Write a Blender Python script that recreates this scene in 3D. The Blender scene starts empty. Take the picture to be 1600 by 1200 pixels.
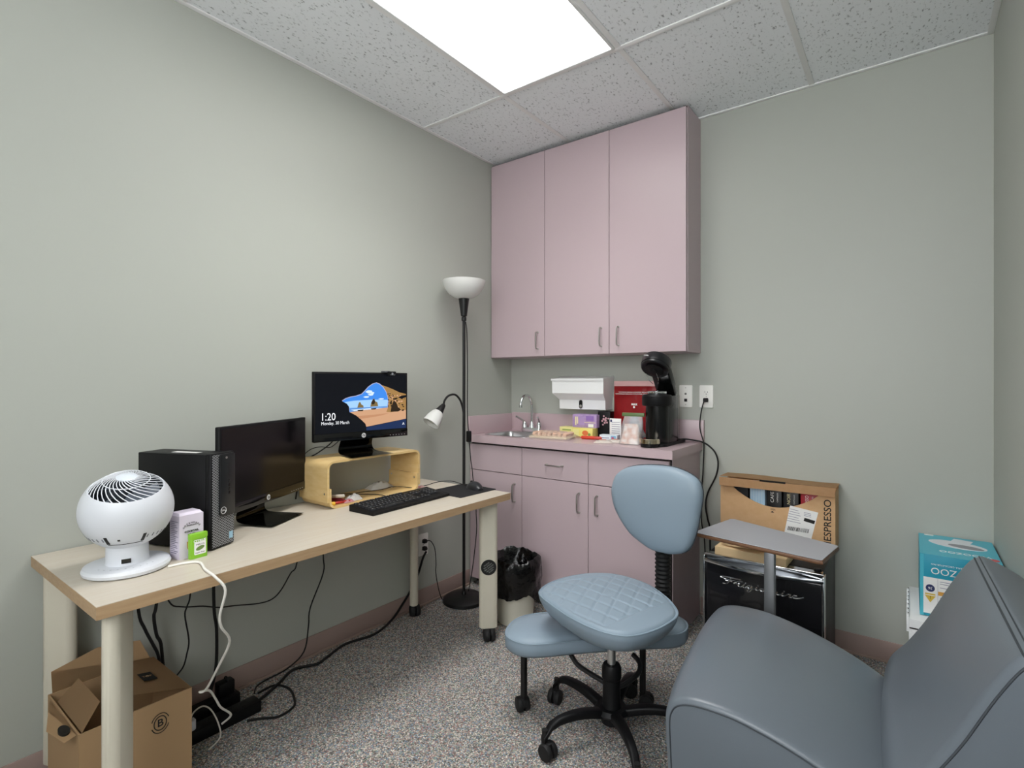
import bpy, bmesh, math, random
from mathutils import Vector, Matrix
random.seed(7)
PI = math.pi
C = bpy.context.scene.collection

# ------------------------------------------------------------------ helpers
def lin(h):
    h = h.lstrip('#')
    out = []
    for i in (0, 2, 4):
        v = int(h[i:i+2], 16) / 255
        out.append(v / 12.92 if v <= .04045 else ((v + .055) / 1.055) ** 2.4)
    return (*out, 1)

def V(*a): return Vector(a)

_m = {}
def mat(name, col='#808080', rough=.5, metal=0, spec=.5, bump=None, var=None, emit=None, estr=0, trans=0, alpha=1, coat=0, ior=1.45, stretch=None):
    """procedural principled material; bump=(scale,strength,distance) noise bump; var=(scale,colour2,amount)"""
    if name in _m: return _m[name]
    m = bpy.data.materials.new(name); m.use_nodes = True
    nt = m.node_tree; b = nt.nodes['Principled BSDF']
    b.inputs['Base Color'].default_value = lin(col)
    b.inputs['Roughness'].default_value = rough
    b.inputs['Metallic'].default_value = metal
    b.inputs['Specular IOR Level'].default_value = spec
    b.inputs['Transmission Weight'].default_value = trans
    b.inputs['Alpha'].default_value = alpha
    b.inputs['Coat Weight'].default_value = coat
    b.inputs['IOR'].default_value = ior
    if emit:
        b.inputs['Emission Color'].default_value = lin(emit); b.inputs['Emission Strength'].default_value = estr
    def coords(sc):
        tc = nt.nodes.new('ShaderNodeTexCoord'); mp = nt.nodes.new('ShaderNodeMapping')
        nt.links.new(tc.outputs['Object'], mp.inputs['Vector'])
        s = stretch or (1, 1, 1)
        mp.inputs['Scale'].default_value = s
        n = nt.nodes.new('ShaderNodeTexNoise'); n.inputs['Scale'].default_value = sc; n.inputs['Detail'].default_value = 5
        nt.links.new(mp.outputs['Vector'], n.inputs['Vector'])
        return n
    if bump:
        n = coords(bump[0]); bp = nt.nodes.new('ShaderNodeBump')
        bp.inputs['Strength'].default_value = bump[1]; bp.inputs['Distance'].default_value = bump[2] if len(bump) > 2 else .001
        nt.links.new(n.outputs['Fac'], bp.inputs['Height']); nt.links.new(bp.outputs['Normal'], b.inputs['Normal'])
    if var:
        n = coords(var[0]); r = nt.nodes.new('ShaderNodeValToRGB')
        r.color_ramp.elements[0].position = .5 - var[2] / 2; r.color_ramp.elements[1].position = .5 + var[2] / 2
        r.color_ramp.elements[0].color = lin(col); r.color_ramp.elements[1].color = lin(var[1])
        nt.links.new(n.outputs['Fac'], r.inputs['Fac']); nt.links.new(r.outputs['Color'], b.inputs['Base Color'])
    _m[name] = m
    return m

class MB:
    """collects shapes in one bmesh; MB(thing) takes world coordinates, MB() takes the thing's own"""
    def __init__(s, t=None):
        s.bm = bmesh.new()
        s.inv = t.matrix_basis.inverted() if t is not None else Matrix()
        s.M = Matrix(); s.mi = 0
    def _v(s, p): return s.bm.verts.new(s.inv @ s.M @ Vector(p))
    def _f(s, vs):
        try:
            f = s.bm.faces.new(vs); f.material_index = s.mi; return f
        except ValueError: return None
    def box(s, x0, x1, y0, y1, z0, z1, bev=0, seg=2):
        v = [s._v((x, y, z)) for z in (z0, z1) for y in (y0, y1) for x in (x0, x1)]
        fs = [s._f([v[i] for i in q]) for q in ((0, 2, 3, 1), (4, 5, 7, 6), (0, 1, 5, 4), (2, 6, 7, 3), (0, 4, 6, 2), (1, 3, 7, 5))]
        if bev:
            es = {e for f in fs for e in f.edges}
            bmesh.ops.bevel(s.bm, geom=list(es), offset=bev, segments=seg, profile=.5, affect='EDGES', clamp_overlap=True)
        return s
    def prism(s, poly, z0, z1, bev=0, seg=2):
        a = [s._v((x, y, z0)) for x, y in poly]; b = [s._v((x, y, z1)) for x, y in poly]
        n = len(poly)
        fs = [s._f(a[::-1]), s._f(b)] + [s._f([a[i], a[(i+1) % n], b[(i+1) % n], b[i]]) for i in range(n)]
        if bev:
            es = set(fs[0].edges) | set(fs[1].edges)
            bmesh.ops.bevel(s.bm, geom=list(es), offset=bev, segments=seg, profile=.5, affect='EDGES', clamp_overlap=True)
        return s
    def poly(s, pts):
        s._f([s._v(p) for p in pts]); return s
    def loft(s, rings, cap0=True, cap1=True, closed=True):
        R = [[s._v(p) for p in r] for r in rings]; n = len(R[0])
        for a, b in zip(R, R[1:]):
            for i in range(n if closed else n - 1):
                s._f([a[i], a[(i+1) % n], b[(i+1) % n], b[i]])
        if cap0: s._f(R[0][::-1])
        if cap1: s._f(R[-1])
        return s
    def lathe(s, prof, n=32, c=(0, 0, 0), M=None, cap0=True, cap1=True):
        M = M or Matrix.Translation(c)
        rings = [[M @ Vector((max(r, 1e-5) * math.cos(2*PI*i/n), max(r, 1e-5) * math.sin(2*PI*i/n), z)) for i in range(n)] for r, z in prof]
        return s.loft(rings, cap0 and prof[0][0] > 1e-4, cap1 and prof[-1][0] > 1e-4)
    def tube(s, pts, r=.003, n=8, sm=0, cap=True, closed=False):
        P = [Vector(p) for p in pts]
        if sm: P = smooth(P, sm, closed)
        if closed: P = P + [P[0]]
        rr = r if callable(r) else (lambda t: r)
        up = None; rings = []
        for i, p in enumerate(P):
            if closed and i in (0, len(P)-1): t = (P[1] - P[-2])
            else: t = P[min(i+1, len(P)-1)] - P[max(i-1, 0)]
            if t.length < 1e-9: t = Vector((0, 0, 1))
            t.normalize()
            if up is None:
                up = t.orthogonal().normalized()
            else:
                up = (up - t * up.dot(t))
                up = up.normalized() if up.length > 1e-6 else t.orthogonal().normalized()
            w = t.cross(up); q = rr(i / max(1, len(P)-1))
            rings.append([p + q * (math.cos(2*PI*k/n) * up + math.sin(2*PI*k/n) * w) for k in range(n)])
        return s.loft(rings, cap and not closed, cap and not closed)
    def sheet(s, G, th=0):
        """grid of points G[i][j]; th gives it thickness along its normal"""
        R = [[s._v(p) for p in r] for r in G]; fs = []
        for i in range(len(R)-1):
            for j in range(len(R[0])-1):
                fs.append(s._f([R[i][j], R[i][j+1], R[i+1][j+1], R[i+1][j]]))
        if th:
            bmesh.ops.solidify(s.bm, geom=[f for f in fs if f], thickness=th)
        return s
    def disc(s, c, r, M=None, n=24, th=.0006):
        M = M or Matrix.Translation(c)
        return s.lathe([(r, 0), (r, th)], n, M=M)
    def build(s, name, m, parent=None, ang=35, smoothed=True):
        bmesh.ops.recalc_face_normals(s.bm, faces=s.bm.faces)
        me = bpy.data.meshes.new(name); s.bm.to_mesh(me); s.bm.free()
        for x in (m if isinstance(m, (list, tuple)) else [m]): me.materials.append(x)
        if smoothed:
            me.polygons.foreach_set('use_smooth', [True] * len(me.polygons))
            me.set_sharp_from_angle(angle=math.radians(ang))
        o = bpy.data.objects.new(name, me); C.objects.link(o)
        if parent is not None: o.parent = parent
        return o

def smooth(P, k=6, closed=False):
    out = []; n = len(P)
    for i in range(n if closed else n - 1):
        if closed: a, b, c, d = P[i-1], P[i], P[(i+1) % n], P[(i+2) % n]
        else: a, b, c, d = P[max(i-1, 0)], P[i], P[i+1], P[min(i+2, n-1)]
        for j in range(k):
            t = j / k
            out.append(.5 * ((2*b) + (-a + c)*t + (2*a - 5*b + 4*c - d)*t*t + (-a + 3*b - 3*c + d)*t**3))
    if not closed: out.append(P[-1])
    return out

def rrect(w, h, r, n=6, cx=0, cy=0):
    r = min(r, w/2 - 1e-5, h/2 - 1e-5); out = []
    for (sx, sy, a0) in ((1, 1, 0), (-1, 1, 90), (-1, -1, 180), (1, -1, 270)):
        for i in range(n+1):
            a = math.radians(a0 + 90*i/n)
            out.append((cx + sx*(w/2 - r) + r*math.cos(a), cy + sy*(h/2 - r) + r*math.sin(a)))
    return out

def thing(name, label, cat, loc=(0, 0, 0), rz=0, group=None):
    o = bpy.data.objects.new(name, None); C.objects.link(o); o.empty_display_size = .05
    o.location = loc; o.rotation_euler = (0, 0, rz)
    o['label'] = label; o['category'] = cat
    if group: o['group'] = group
    return o
def tag(o, label, cat, group=None):
    o['label'] = label; o['category'] = cat
    if group: o['group'] = group
    return o
def struct(name, mb, m, parent=None, **k):
    o = mb.build(name, m, parent, **k)
    if parent is None: o['kind'] = 'structure'
    return o

def text(body, size, m, parent, M, name='lettering', shear=0, ext=.0003, width=None, bold=0, spacing=1):
    cu = bpy.data.curves.new('t', 'FONT'); cu.body = body; cu.size = size; cu.extrude = ext; cu.shear = shear
    cu.align_x = 'CENTER'; cu.align_y = 'CENTER'; cu.offset = bold; cu.resolution_u = 3; cu.space_character = spacing
    to = bpy.data.objects.new('t', cu); C.objects.link(to)
    dg = bpy.context.evaluated_depsgraph_get(); dg.update()
    me = bpy.data.meshes.new_from_object(to.evaluated_get(dg)); me.name = name
    bpy.data.objects.remove(to)
    inv = Matrix()
    p = parent
    while p is not None:
        inv = inv @ Matrix()
        if p.parent is None: inv = p.matrix_basis.inverted()
        p = p.parent
    if width and len(me.vertices):
        w = max(v.co.x for v in me.vertices) - min(v.co.x for v in me.vertices)
        M = M @ Matrix.Diagonal((width / w, 1, 1, 1))
    me.transform(inv @ M)
    me.materials.append(m)
    o = bpy.data.objects.new(name, me); C.objects.link(o); o.parent = parent
    return o

def frame(o, x, y):
    """matrix with origin o, local X along x, local Y along y, Z = normal"""
    x = Vector(x).normalized(); y = Vector(y); y = (y - x * y.dot(x)).normalized(); z = x.cross(y)
    M = Matrix((x, y, z)).transposed().to_4x4(); M.translation = Vector(o); return M
def Rz(a): return Matrix.Rotation(a, 4, 'Z')
def T(*a): return Matrix.Translation(a)

# ------------------------------------------------------------------ materials
WALL = mat('sage_wall_paint', '#b1b4ac', .42, spec=.4, bump=(160, .12, .0006))
PINK = mat('dusty_pink_laminate', '#bfacb1', .33, spec=.45, bump=(300, .04, .0003))
PINKE = mat('pink_carcass', '#a8918f', .5)
DARKGAP = mat('dark_gap', '#241d1c', .8)
COUNTER = mat('pink_counter_laminate', '#c3adb2', .3, bump=(300, .04, .0003))
BASE = mat('mauve_vinyl_base', '#a08b84', .55, bump=(60, .05, .001))
MAPLE = mat('maple_laminate', '#c8c1b4', .38, var=(9, '#c2b7a6', .5), stretch=(9, .6, 9))
MAPLE_EDGE = mat('maple_edge', '#b89c79', .45, var=(14, '#a98a68', .5), stretch=(3, .5, 9))
PLY = mat('bent_birch', '#dfc48e', .4, var=(8, '#cfac70', .6), stretch=(2, 1, 6))
LEG = mat('putty_powder_coat', '#d2ccbb', .45, bump=(400, .05, .0003))
BLACKP = mat('black_plastic', '#0d0d0f', .5, spec=.3, bump=(600, .06, .0003))
BLACKG = mat('gloss_black', '#060607', .09, spec=.6)
BLACKM = mat('black_metal', '#0e0e0f', .45)
RUBBER = mat('black_rubber', '#121213', .65)
CHROME = mat('chrome', '#e2e4e6', .12, metal=1)
NICKEL = mat('brushed_nickel', '#c2c0bc', .3, metal=1)
STEEL = mat('stainless', '#b7b8b8', .28, metal=1, bump=(90, .05, .0003), stretch=(1, 12, 1))
WHITEP = mat('white_plastic', '#d9dce2', .35)
WHITEM = mat('white_enamel', '#eceeee', .3)
OPAL = mat('opal_shade', '#f2f2ef', .5, trans=.25, spec=.3)
KRAFT = mat('kraft_cardboard', '#d3ad83', .8, bump=(120, .1, .0005), var=(40, '#caa276', .6))
KRAFTL = mat('light_kraft', '#e6c99c', .8, bump=(120, .08, .0005))
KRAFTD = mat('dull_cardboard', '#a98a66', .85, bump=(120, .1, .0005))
VINYL = mat('blue_grey_vinyl', '#8797a4', .42, spec=.4, bump=(220, .1, .0006))
VINYLD = mat('dark_grey_vinyl', '#666e76', .33, spec=.5, bump=(260, .16, .0008))
SEAM = mat('seam_thread', '#3a4046', .6)
CORD = mat('black_cord', '#0c0c0d', .55)
WCORD = mat('white_cord', '#e7e4dc', .5)
WPRINT = mat('white_print', '#f0f0ee', .6)
KPRINT = mat('black_print', '#141312', .6)
GPRINT = mat('grey_print', '#8d8aa0', .6)
PLATE = mat('outlet_white', '#f4f3ee', .35)

def carpet_mat():
    m = bpy.data.materials.new('loop_carpet'); m.use_nodes = True; nt = m.node_tree; b = nt.nodes['Principled BSDF']
    b.inputs['Roughness'].default_value = .95; b.inputs['Specular IOR Level'].default_value = .1
    tc = nt.nodes.new('ShaderNodeTexCoord'); vo = nt.nodes.new('ShaderNodeTexVoronoi')
    vo.inputs['Scale'].default_value = 225; vo.inputs['Randomness'].default_value = .75
    nt.links.new(tc.outputs['Object'], vo.inputs['Vector'])
    sp = nt.nodes.new('ShaderNodeSeparateColor'); nt.links.new(vo.outputs['Color'], sp.inputs['Color'])
    r = nt.nodes.new('ShaderNodeValToRGB'); r.color_ramp.interpolation = 'CONSTANT'
    cols = ['#7a7672', '#d6cfc4', '#a9a8a9', '#b8a9a0', '#93a3b0', '#e6dfd4', '#b08a86', '#a09d97', '#8797a6', '#cdc4b6', '#93a596', '#6a6764']
    e = r.color_ramp.elements
    e[0].position = 0; e[0].color = lin(cols[0]); e[1].position = 1/len(cols); e[1].color = lin(cols[1])
    for i in range(2, len(cols)):
        q = e.new(i / len(cols)); q.color = lin(cols[i])
    nt.links.new(sp.outputs['Red'], r.inputs['Fac'])
    mx = nt.nodes.new('ShaderNodeMixRGB'); mx.blend_type = 'MULTIPLY'; mx.inputs['Fac'].default_value = .6
    r2 = nt.nodes.new('ShaderNodeValToRGB'); r2.color_ramp.elements[0].color = (1, 1, 1, 1); r2.color_ramp.elements[1].color = (.22, .21, .2, 1)
    r2.color_ramp.elements[0].position = .25; r2.color_ramp.elements[1].position = .75
    vo2 = nt.nodes.new('ShaderNodeTexVoronoi'); vo2.inputs['Scale'].default_value = 225; vo2.inputs['Randomness'].default_value = .75
    nt.links.new(tc.outputs['Object'], vo2.inputs['Vector'])
    nt.links.new(vo2.outputs['Distance'], r2.inputs['Fac'])
    nt.links.new(r.outputs['Color'], mx.inputs['Color1']); nt.links.new(r2.outputs['Color'], mx.inputs['Color2'])
    nt.links.new(mx.outputs['Color'], b.inputs['Base Color'])
    bp = nt.nodes.new('ShaderNodeBump'); bp.invert = True; bp.inputs['Strength'].default_value = .5; bp.inputs['Distance'].default_value = .003
    nt.links.new(vo2.outputs['Distance'], bp.inputs['Height']); nt.links.new(bp.outputs['Normal'], b.inputs['Normal'])
    return m
def tile_mat():
    m = bpy.data.materials.new('acoustic_tile'); m.use_nodes = True; nt = m.node_tree; b = nt.nodes['Principled BSDF']
    b.inputs['Roughness'].default_value = .95; b.inputs['Specular IOR Level'].default_value = .1
    tc = nt.nodes.new('ShaderNodeTexCoord')
    mp = nt.nodes.new('ShaderNodeMapping'); mp.inputs['Scale'].default_value = (1, .55, 1); mp.inputs['Rotation'].default_value = (0, 0, .6)
    nt.links.new(tc.outputs['Object'], mp.inputs['Vector'])
    n = nt.nodes.new('ShaderNodeTexNoise'); n.inputs['Scale'].default_value = 95; n.inputs['Detail'].default_value = 6; n.inputs['Roughness'].default_value = .7
    nt.links.new(mp.outputs['Vector'], n.inputs['Vector'])
    r = nt.nodes.new('ShaderNodeValToRGB'); r.color_ramp.elements[0].position = .35; r.color_ramp.elements[1].position = .43
    r.color_ramp.elements[0].color = lin('#a2a5a8'); r.color_ramp.elements[1].color = lin('#f1f4f7')
    nt.links.new(n.outputs['Fac'], r.inputs['Fac']); nt.links.new(r.outputs['Color'], b.inputs['Base Color'])
    bp = nt.nodes.new('ShaderNodeBump'); bp.inputs['Strength'].default_value = .5; bp.inputs['Distance'].default_value = .002
    nt.links.new(r.outputs['Color'], bp.inputs['Height']); nt.links.new(bp.outputs['Normal'], b.inputs['Normal'])
    return m

# ------------------------------------------------------------------ room shell
CZ = 2.634; RX = 2.42; FY = -3.75
struct('floor', MB().box(-.1, RX+.1, FY-.1, .1, -.1, 0), carpet_mat())
struct('ceiling', MB().box(-.1, RX+.1, FY-.1, .1, CZ, CZ+.1), tile_mat())
struct('wall_left', MB().box(-.1, 0, FY-.1, .1, 0, CZ), WALL)
struct('wall_back', MB().box(0, RX, 0, .1, 0, CZ), WALL)
struct('wall_right', MB().box(RX, RX+.1, FY-.1, .1, 0, CZ), WALL)
struct('light_baffle_front', MB().box(0, 1.1, FY-.1, FY, 0, CZ).box(1.1, RX, FY-.1, FY, 0, 1.05), WALL)  # unseen partial wall added behind the camera to shape the fill light
def base_l(x0, x1, y0, y1):
    return MB().box(x0, x1, y0, y1, 0, .092, .003)
BASET = mat('base_toe', '#9c877c', .5)
o = struct('baseboard_left', base_l(0, .007, FY, -.43), BASE); struct('base_toe', MB().box(.005, .016, FY, -.43, 0, .012, .004), BASET, o)
o = struct('baseboard_back', base_l(1.262, RX, -.007, 0), BASE); struct('base_toe', MB().box(1.262, RX, -.016, -.005, 0, .012, .004), BASET, o)
o = struct('baseboard_right', base_l(RX-.007, RX, FY, -.008), BASE); struct('base_toe', MB().box(RX-.016, RX-.005, FY, -.017, 0, .012, .004), BASET, o)
TBAR = mat('grid_white', '#f2f2f2', .5)
gz0, gz1 = CZ-.005, CZ-.0005
n = 1
GX = (.565, 1.178, 1.783); GY = (-.812, -2.032, -3.252)
for gx in GX:
    struct('trim_%d' % n, MB().box(gx-.012, gx+.012, FY, -.001, gz0, gz1, .001), TBAR); n += 1
for gy in GY:
    struct('trim_%d' % n, MB().box(.001, RX-.001, gy-.012, gy+.012, gz0-.0003, gz1, .001), TBAR); n += 1
for b in ((0, .02, FY, 0), (.02, RX-.02, -.02, 0), (RX-.02, RX, FY, 0)):
    struct('trim_%d' % n, MB().box(b[0], b[1], b[2], b[3], CZ-.006, CZ-.0004, .001), TBAR); n += 1

# ceiling light
fx0, fx1 = .578, 1.166
LENS = mat('lamp_diffuser', '#ffffff', .5, emit='#fffdfa', estr=4)
def troffer(label, y0, y1, watts):
    t = thing('ceiling_light', label, 'ceiling light', (.872, (y0+y1)/2, CZ))
    mb = MB(t)
    for b in ((fx0, fx0+.012, y0, y1), (fx1-.012, fx1, y0, y1), (fx0+.012, fx1-.012, y0, y0+.012), (fx0+.012, fx1-.012, y1-.012, y1)):
        mb.box(b[0], b[1], b[2], b[3], CZ-.012, CZ-.0005, .002)
    mb.build('frame', WHITEM, t)
    MB(t).box(fx0+.012, fx1-.012, y0+.012, y1-.012, CZ-.008, CZ-.001).build('diffuser', LENS, t)
    l = bpy.data.lights.new('ceiling_light_tubes', 'AREA'); l.shape = 'RECTANGLE'; l.size = .56; l.size_y = 1.16
    l.energy = watts; l.color = (1, .995, .985); l.spread = math.radians(118)
    o = bpy.data.objects.new('ceiling_light_tubes', l); C.objects.link(o); o.location = (.872, (y0+y1)/2, CZ-.0095)
troffer('white ceiling light panel glowing above the desk', -2.019, -.826, 9)

# ------------------------------------------------------------------ wall cabinet
def wire_pull(mb, c, ax, out, L, r=.004, d=.028):
    """U-shaped bar handle: centre c on the door face, along ax, standing out"""
    c, ax, out = Vector(c), Vector(ax), Vector(out)
    a = c - ax*L/2; b = c + ax*L/2; k = .012
    mb.tube([a, a + out*(d-k), a + out*(d-k*.3) + ax*k*.3, a + out*d + ax*k, b + out*d - ax*k, b + out*(d-k*.3) - ax*k*.3, b + out*(d-k), b], r, 8)
    for p in (a, b): mb.tube([p, p + out*.003], r*1.6, 8)

t = thing('wall_cabinet', 'tall dusty pink three door cabinet hung on the wall up to the ceiling', 'cabinet', (.63, -.11, 1.385))
MB(t).box(.002, 1.262, -.2, -.002, 1.385, 2.622).build('body', PINK, t)
MB(t).box(.004, 1.258, -.203, -.2, 1.39, 2.62).build('shadow_gap', DARKGAP, t)
for x0, x1, hx in ((.005, .4125, .368), (.4155, .8355, .79), (.8385, 1.259, .893)):
    d = MB(t).box(x0, x1, -.222, -.203, 1.387, 2.61, .0012, 1).build('door', PINK, t)
    mb = MB(t); wire_pull(mb, (hx, -.222, 1.481), (0, 0, 1), (0, -1, 0), .1); mb.build('handle', NICKEL, d)

# ------------------------------------------------------------------ base cabinet, counter, sink
t = thing('base_cabinet', 'dusty pink floor cabinet with three drawers over three doors', 'cabinet', (.63, -.2, 0))
mb = MB(t); mb.box(.002, .02, -.402, -.004, .045, .868).box(.02, 1.24, -.402, -.004, .045, .06).box(1.24, 1.258, -.402, -.004, 0, .868).box(.02, 1.24, -.012, -.004, .06, .868).box(.02, 1.24, -.402, -.396, .06, .868)
mb.build('body', PINK, t)
MB(t).box(.002, 1.238, -.36, -.35, 0, .045).build('toe_kick', DARKGAP, t)
MB(t).box(.004, 1.254, -.405, -.402, .047, .867).build('shadow_gap', DARKGAP, t)
for x0, x1, kind in ((.004, .3925, 0), (.3955, .8175, 1), (.8205, 1.247, 0)):
    d = MB(t).box(x0, x1, -.425, -.405, .704, .857, .0012, 1).build('drawer', PINK, t)
    if kind:
        mb = MB(t); wire_pull(mb, (.614, -.425, .781), (1, 0, 0), (0, -1, 0), .1); mb.build('handle', NICKEL, d)
for x0, x1, hx in ((.004, .3925, .345), (.3955, .8175, .766), (.8205, 1.247, .872)):
    d = MB(t).box(x0, x1, -.425, -.405, .045, .7, .0012, 1).build('door', PINK, t)
    mb = MB(t); wire_pull(mb, (hx, -.425, .598), (0, 0, 1), (0, -1, 0), .1); mb.build('handle', NICKEL, d)

CT = .912
SX, SY, SW, SD = .235, -.255, .34, .27
t = thing('countertop', 'long dusty pink laminate countertop with low backsplash over the floor cabinet', 'countertop', (.63, -.22, .87))
mb = MB(t)
x0, x1 = SX-SW/2+.012, SX+SW/2-.012; y0, y1 = SY-SD/2+.012, SY+SD/2-.012
for b in ((.001, x0, -.447, -.001), (x1, 1.272, -.447, -.001), (x0, x1, -.447, y0), (x0, x1, y1, -.001)):
    mb.box(b[0], b[1], b[2], b[3], .87, CT)
bmesh.ops.remove_doubles(mb.bm, verts=mb.bm.verts, dist=1e-5)
mb.build('worktop', COUNTER, t)
MB(t).box(.019, 1.283, -.019, -.001, CT, 1.03, .002).build('backsplash', COUNTER, t)
MB(t).box(.001, .019, -.447, -.001, CT, 1.024, .002).build('side_splash', COUNTER, t)

sk = MB()
def rr3(w, h, r, z): return [(x, y, z) for x, y in rrect(w, h, r)]
sk.loft([rr3(SW, SD, .05, .0005), rr3(SW, SD, .05, .003), rr3(SW-.012, SD-.012, .048, .004), rr3(SW-.03, SD-.03, .045, .001), rr3(SW-.036, SD-.036, .045, -.01), rr3(SW-.05, SD-.05, .045, -.1), rr3(SW-.1, SD-.1, .05, -.122)], False, True)
t = thing('sink', 'small stainless steel sink basin set into the pink countertop', 'sink', (SX, SY, CT))
sk.build('basin', STEEL, t)
MB().lathe([(.022, -.1215), (.022, -.119), (.012, -.119)], 20).build('drain', NICKEL, t)

FX, FYy = .222, -.078
t = thing('faucet', 'chrome gooseneck faucet with two lever handles behind the sink', 'faucet', (FX, FYy, CT))
MB().loft([rr3(.15, .042, .02, .0), rr3(.15, .042, .02, .022), rr3(.14, .034, .016, .03)]).build('base_plate', CHROME, t)
mb = MB(); mb.lathe([(.017, .028), (.015, .045), (.0095, .06), (.0095, .07)], 20)
mb.tube([(0, 0, .06), (0, 0, .15), (0, -.004, .19), (0, -.03, .228), (0, -.065, .236), (0, -.1, .222), (0, -.118, .19), (0, -.12, .172)], .0085, 12, 5)
mb.lathe([(.0105, 0), (.0105, .018)], 14, M=T(0, -.12, .16)); mb.build('spout', CHROME, t)
for sx in (-1, 1):
    mb = MB(); mb.lathe([(.018, .028), (.017, .045), (.0115, .062), (.009, .066)], 18, c=(sx*.056, 0, 0))
    mb.tube([(sx*.056, 0, .062), (sx*.066, -.012, .075), (sx*.078, -.04, .092), (sx*.083, -.056, .1)], lambda q: .007 - .001*q, 10, 4)
    mb.build('lever_handle', CHROME, t)

# ------------------------------------------------------------------ things on the counter
# paper towel dispenser
t = thing('paper_towel_dispenser', 'white paper towel dispenser mounted on the wall above the counter', 'dispenser', (.58, 0, 1.07))
prof = [(-.001, 1.262), (-.135, 1.252), (-.135, 1.165), (-.095, 1.125), (-.095, 1.072), (-.001, 1.068)]
def yz_prism(mb, prof, x0, x1, inset=0):
    a = [mb._v((x0, y, z)) for y, z in prof]; b = [mb._v((x1, y, z)) for y, z in prof]; n = len(prof)
    mb._f(a[::-1]); mb._f(b)
    for i in range(n): mb._f([a[i], a[(i+1) % n], b[(i+1) % n], b[i]])
    return mb
mb = MB(t)
x0, x1 = .408, .757
v0 = [(x0, -.001, 1.25), (x1, -.001, 1.25), (x1, -.135, 1.25), (x0, -.135, 1.25)]
def dr(y, z, i): return [(x0+i, -.001, z), (x1-i*.3, -.001, z), (x1-i*.3, y, z), (x0+i, y, z)]
mb.loft([dr(-.09, 1.07, .03), dr(-.093, 1.125, .03), dr(-.133, 1.165, .004), dr(-.133, 1.245, .002)])
mb.build('housing', WHITEM, t, ang=20)
MB(t).loft([[(x0-.002, -.001, 1.245), (x1+.002, -.001, 1.245), (x1+.002, -.14, 1.24), (x0-.002, -.14, 1.24)], [(x0-.002, -.001, 1.268), (x1+.002, -.001, 1.268), (x1+.002, -.14, 1.252), (x0-.002, -.14, 1.252)]]).build('lid', WHITEM, t)
M = frame((.588, -.0945, 1.1), (1, 0, 0), (0, .05, 1))
mb = MB(t); mb.M = M; mb.prism(rrect(.022, .05, .01), 0, .002, .001); mb.build('lock_plate', BLACKP, t)
mb = MB(t); mb.M = M; mb.prism(rrect(.016, .018, .006, cy=-.012), .002, .004, .001); mb.build('key_button', NICKEL, t)

def bx(name, label, cat, m, c, w, d, h, rz=0, bev=.001, group=None, root=True):
    """printed carton: thing with a body part, in its own frame (front = -Y)"""
    t = thing(name, label, cat, c, rz, group)
    MB().box(-w/2, w/2, -d/2, d/2, 0, h, bev).build('carton', m, t)
    return t
def patch(t, m, x0, x1, z0, z1, y, name='printed_panel', th=.0008):
    return MB().box(x0, x1, y-th, y, z0, z1).build(name, m, t)

YEL = mat('yellow_card', '#e6dc7e', .5); YEL2 = mat('pale_yellow_card', '#e9e39a', .5)
PUR = mat('lilac_card', '#b49ac4', .5, var=(60, '#9f86b6', .4)); ORG = mat('orange_print', '#e07a45', .5); GRN = mat('leaf_green', '#86a04e', .5)
CREAM = mat('cream_print', '#eadfb0', .5)
t = bx('tea_box', 'pale yellow tea carton lying at the back under the towel dispenser', 'box', YEL2, (.55, -.075, CT), .2, .07, .05, 0)
patch(t, GRN, -.08, -.02, .03, .036, -.035)
t = bx('tea_box', 'yellow tea carton with an orange print in front of the pale carton', 'box', YEL, (.655, -.165, CT), .13, .075, .056, .06)
patch(t, YEL2, -.06, -.02, .01, .05, -.0375)
mb = MB(); mb.M = frame((.02, -.0378, .03), (1, 0, 0), (0, 0, 1)); mb.disc((0, 0, 0), .016, M=Matrix.Diagonal((1.2, .9, 1, 1))); mb.build('fruit_print', ORG, t)
mb = MB(); mb.M = frame((.045, -.0378, .022), (1, 0, 0), (0, 0, 1)); mb.disc((0, 0, 0), .008); mb.build('leaf_print', GRN, t)
patch(t, mat('red_print', '#c0392b', .5), -.058, .0, .001, .007, -.0375, 'red_stripe')
t = bx('tea_box', 'lilac and grey tea carton stacked on the yellow cartons', 'box', PUR, (.645, -.115, CT+.056), .155, .08, .075, .03)
patch(t, CREAM, -.06, -.052, .012, .062, -.04); patch(t, CREAM, -.048, -.042, .02, .062, -.04); patch(t, mat('lilac_deep', '#8f6fb5', .5), .01, .06, .04, .068, -.04)
patch(t, mat('lilac_mid', '#a88fc0', .5), -.035, -.0, .012, .064, -.04); patch(t, WPRINT, .025, .058, .004, .022, -.04, 'barcode_label'); patch(t, CREAM, .0, .07, .028, .031, -.04)
t = bx('patterned_tin', 'black tin with a pink floral pattern beside the lilac carton', 'tin', BLACKP, (.745, -.075, CT), .075, .075, .15, .1, .004)
mb = MB()
for i in range(9):
    a = i*2.4; q = .006 + .0022*i
    mb.disc((0, 0, 0), .007 - .0003*i, M=frame((.005+q*math.cos(a), -.0382, .1+1.3*q*math.sin(a)), (1, 0, 0), (0, 0, 1)), n=10)
mb.build('floral_print', mat('floral_pink', '#c79aa0', .5), t)

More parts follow.
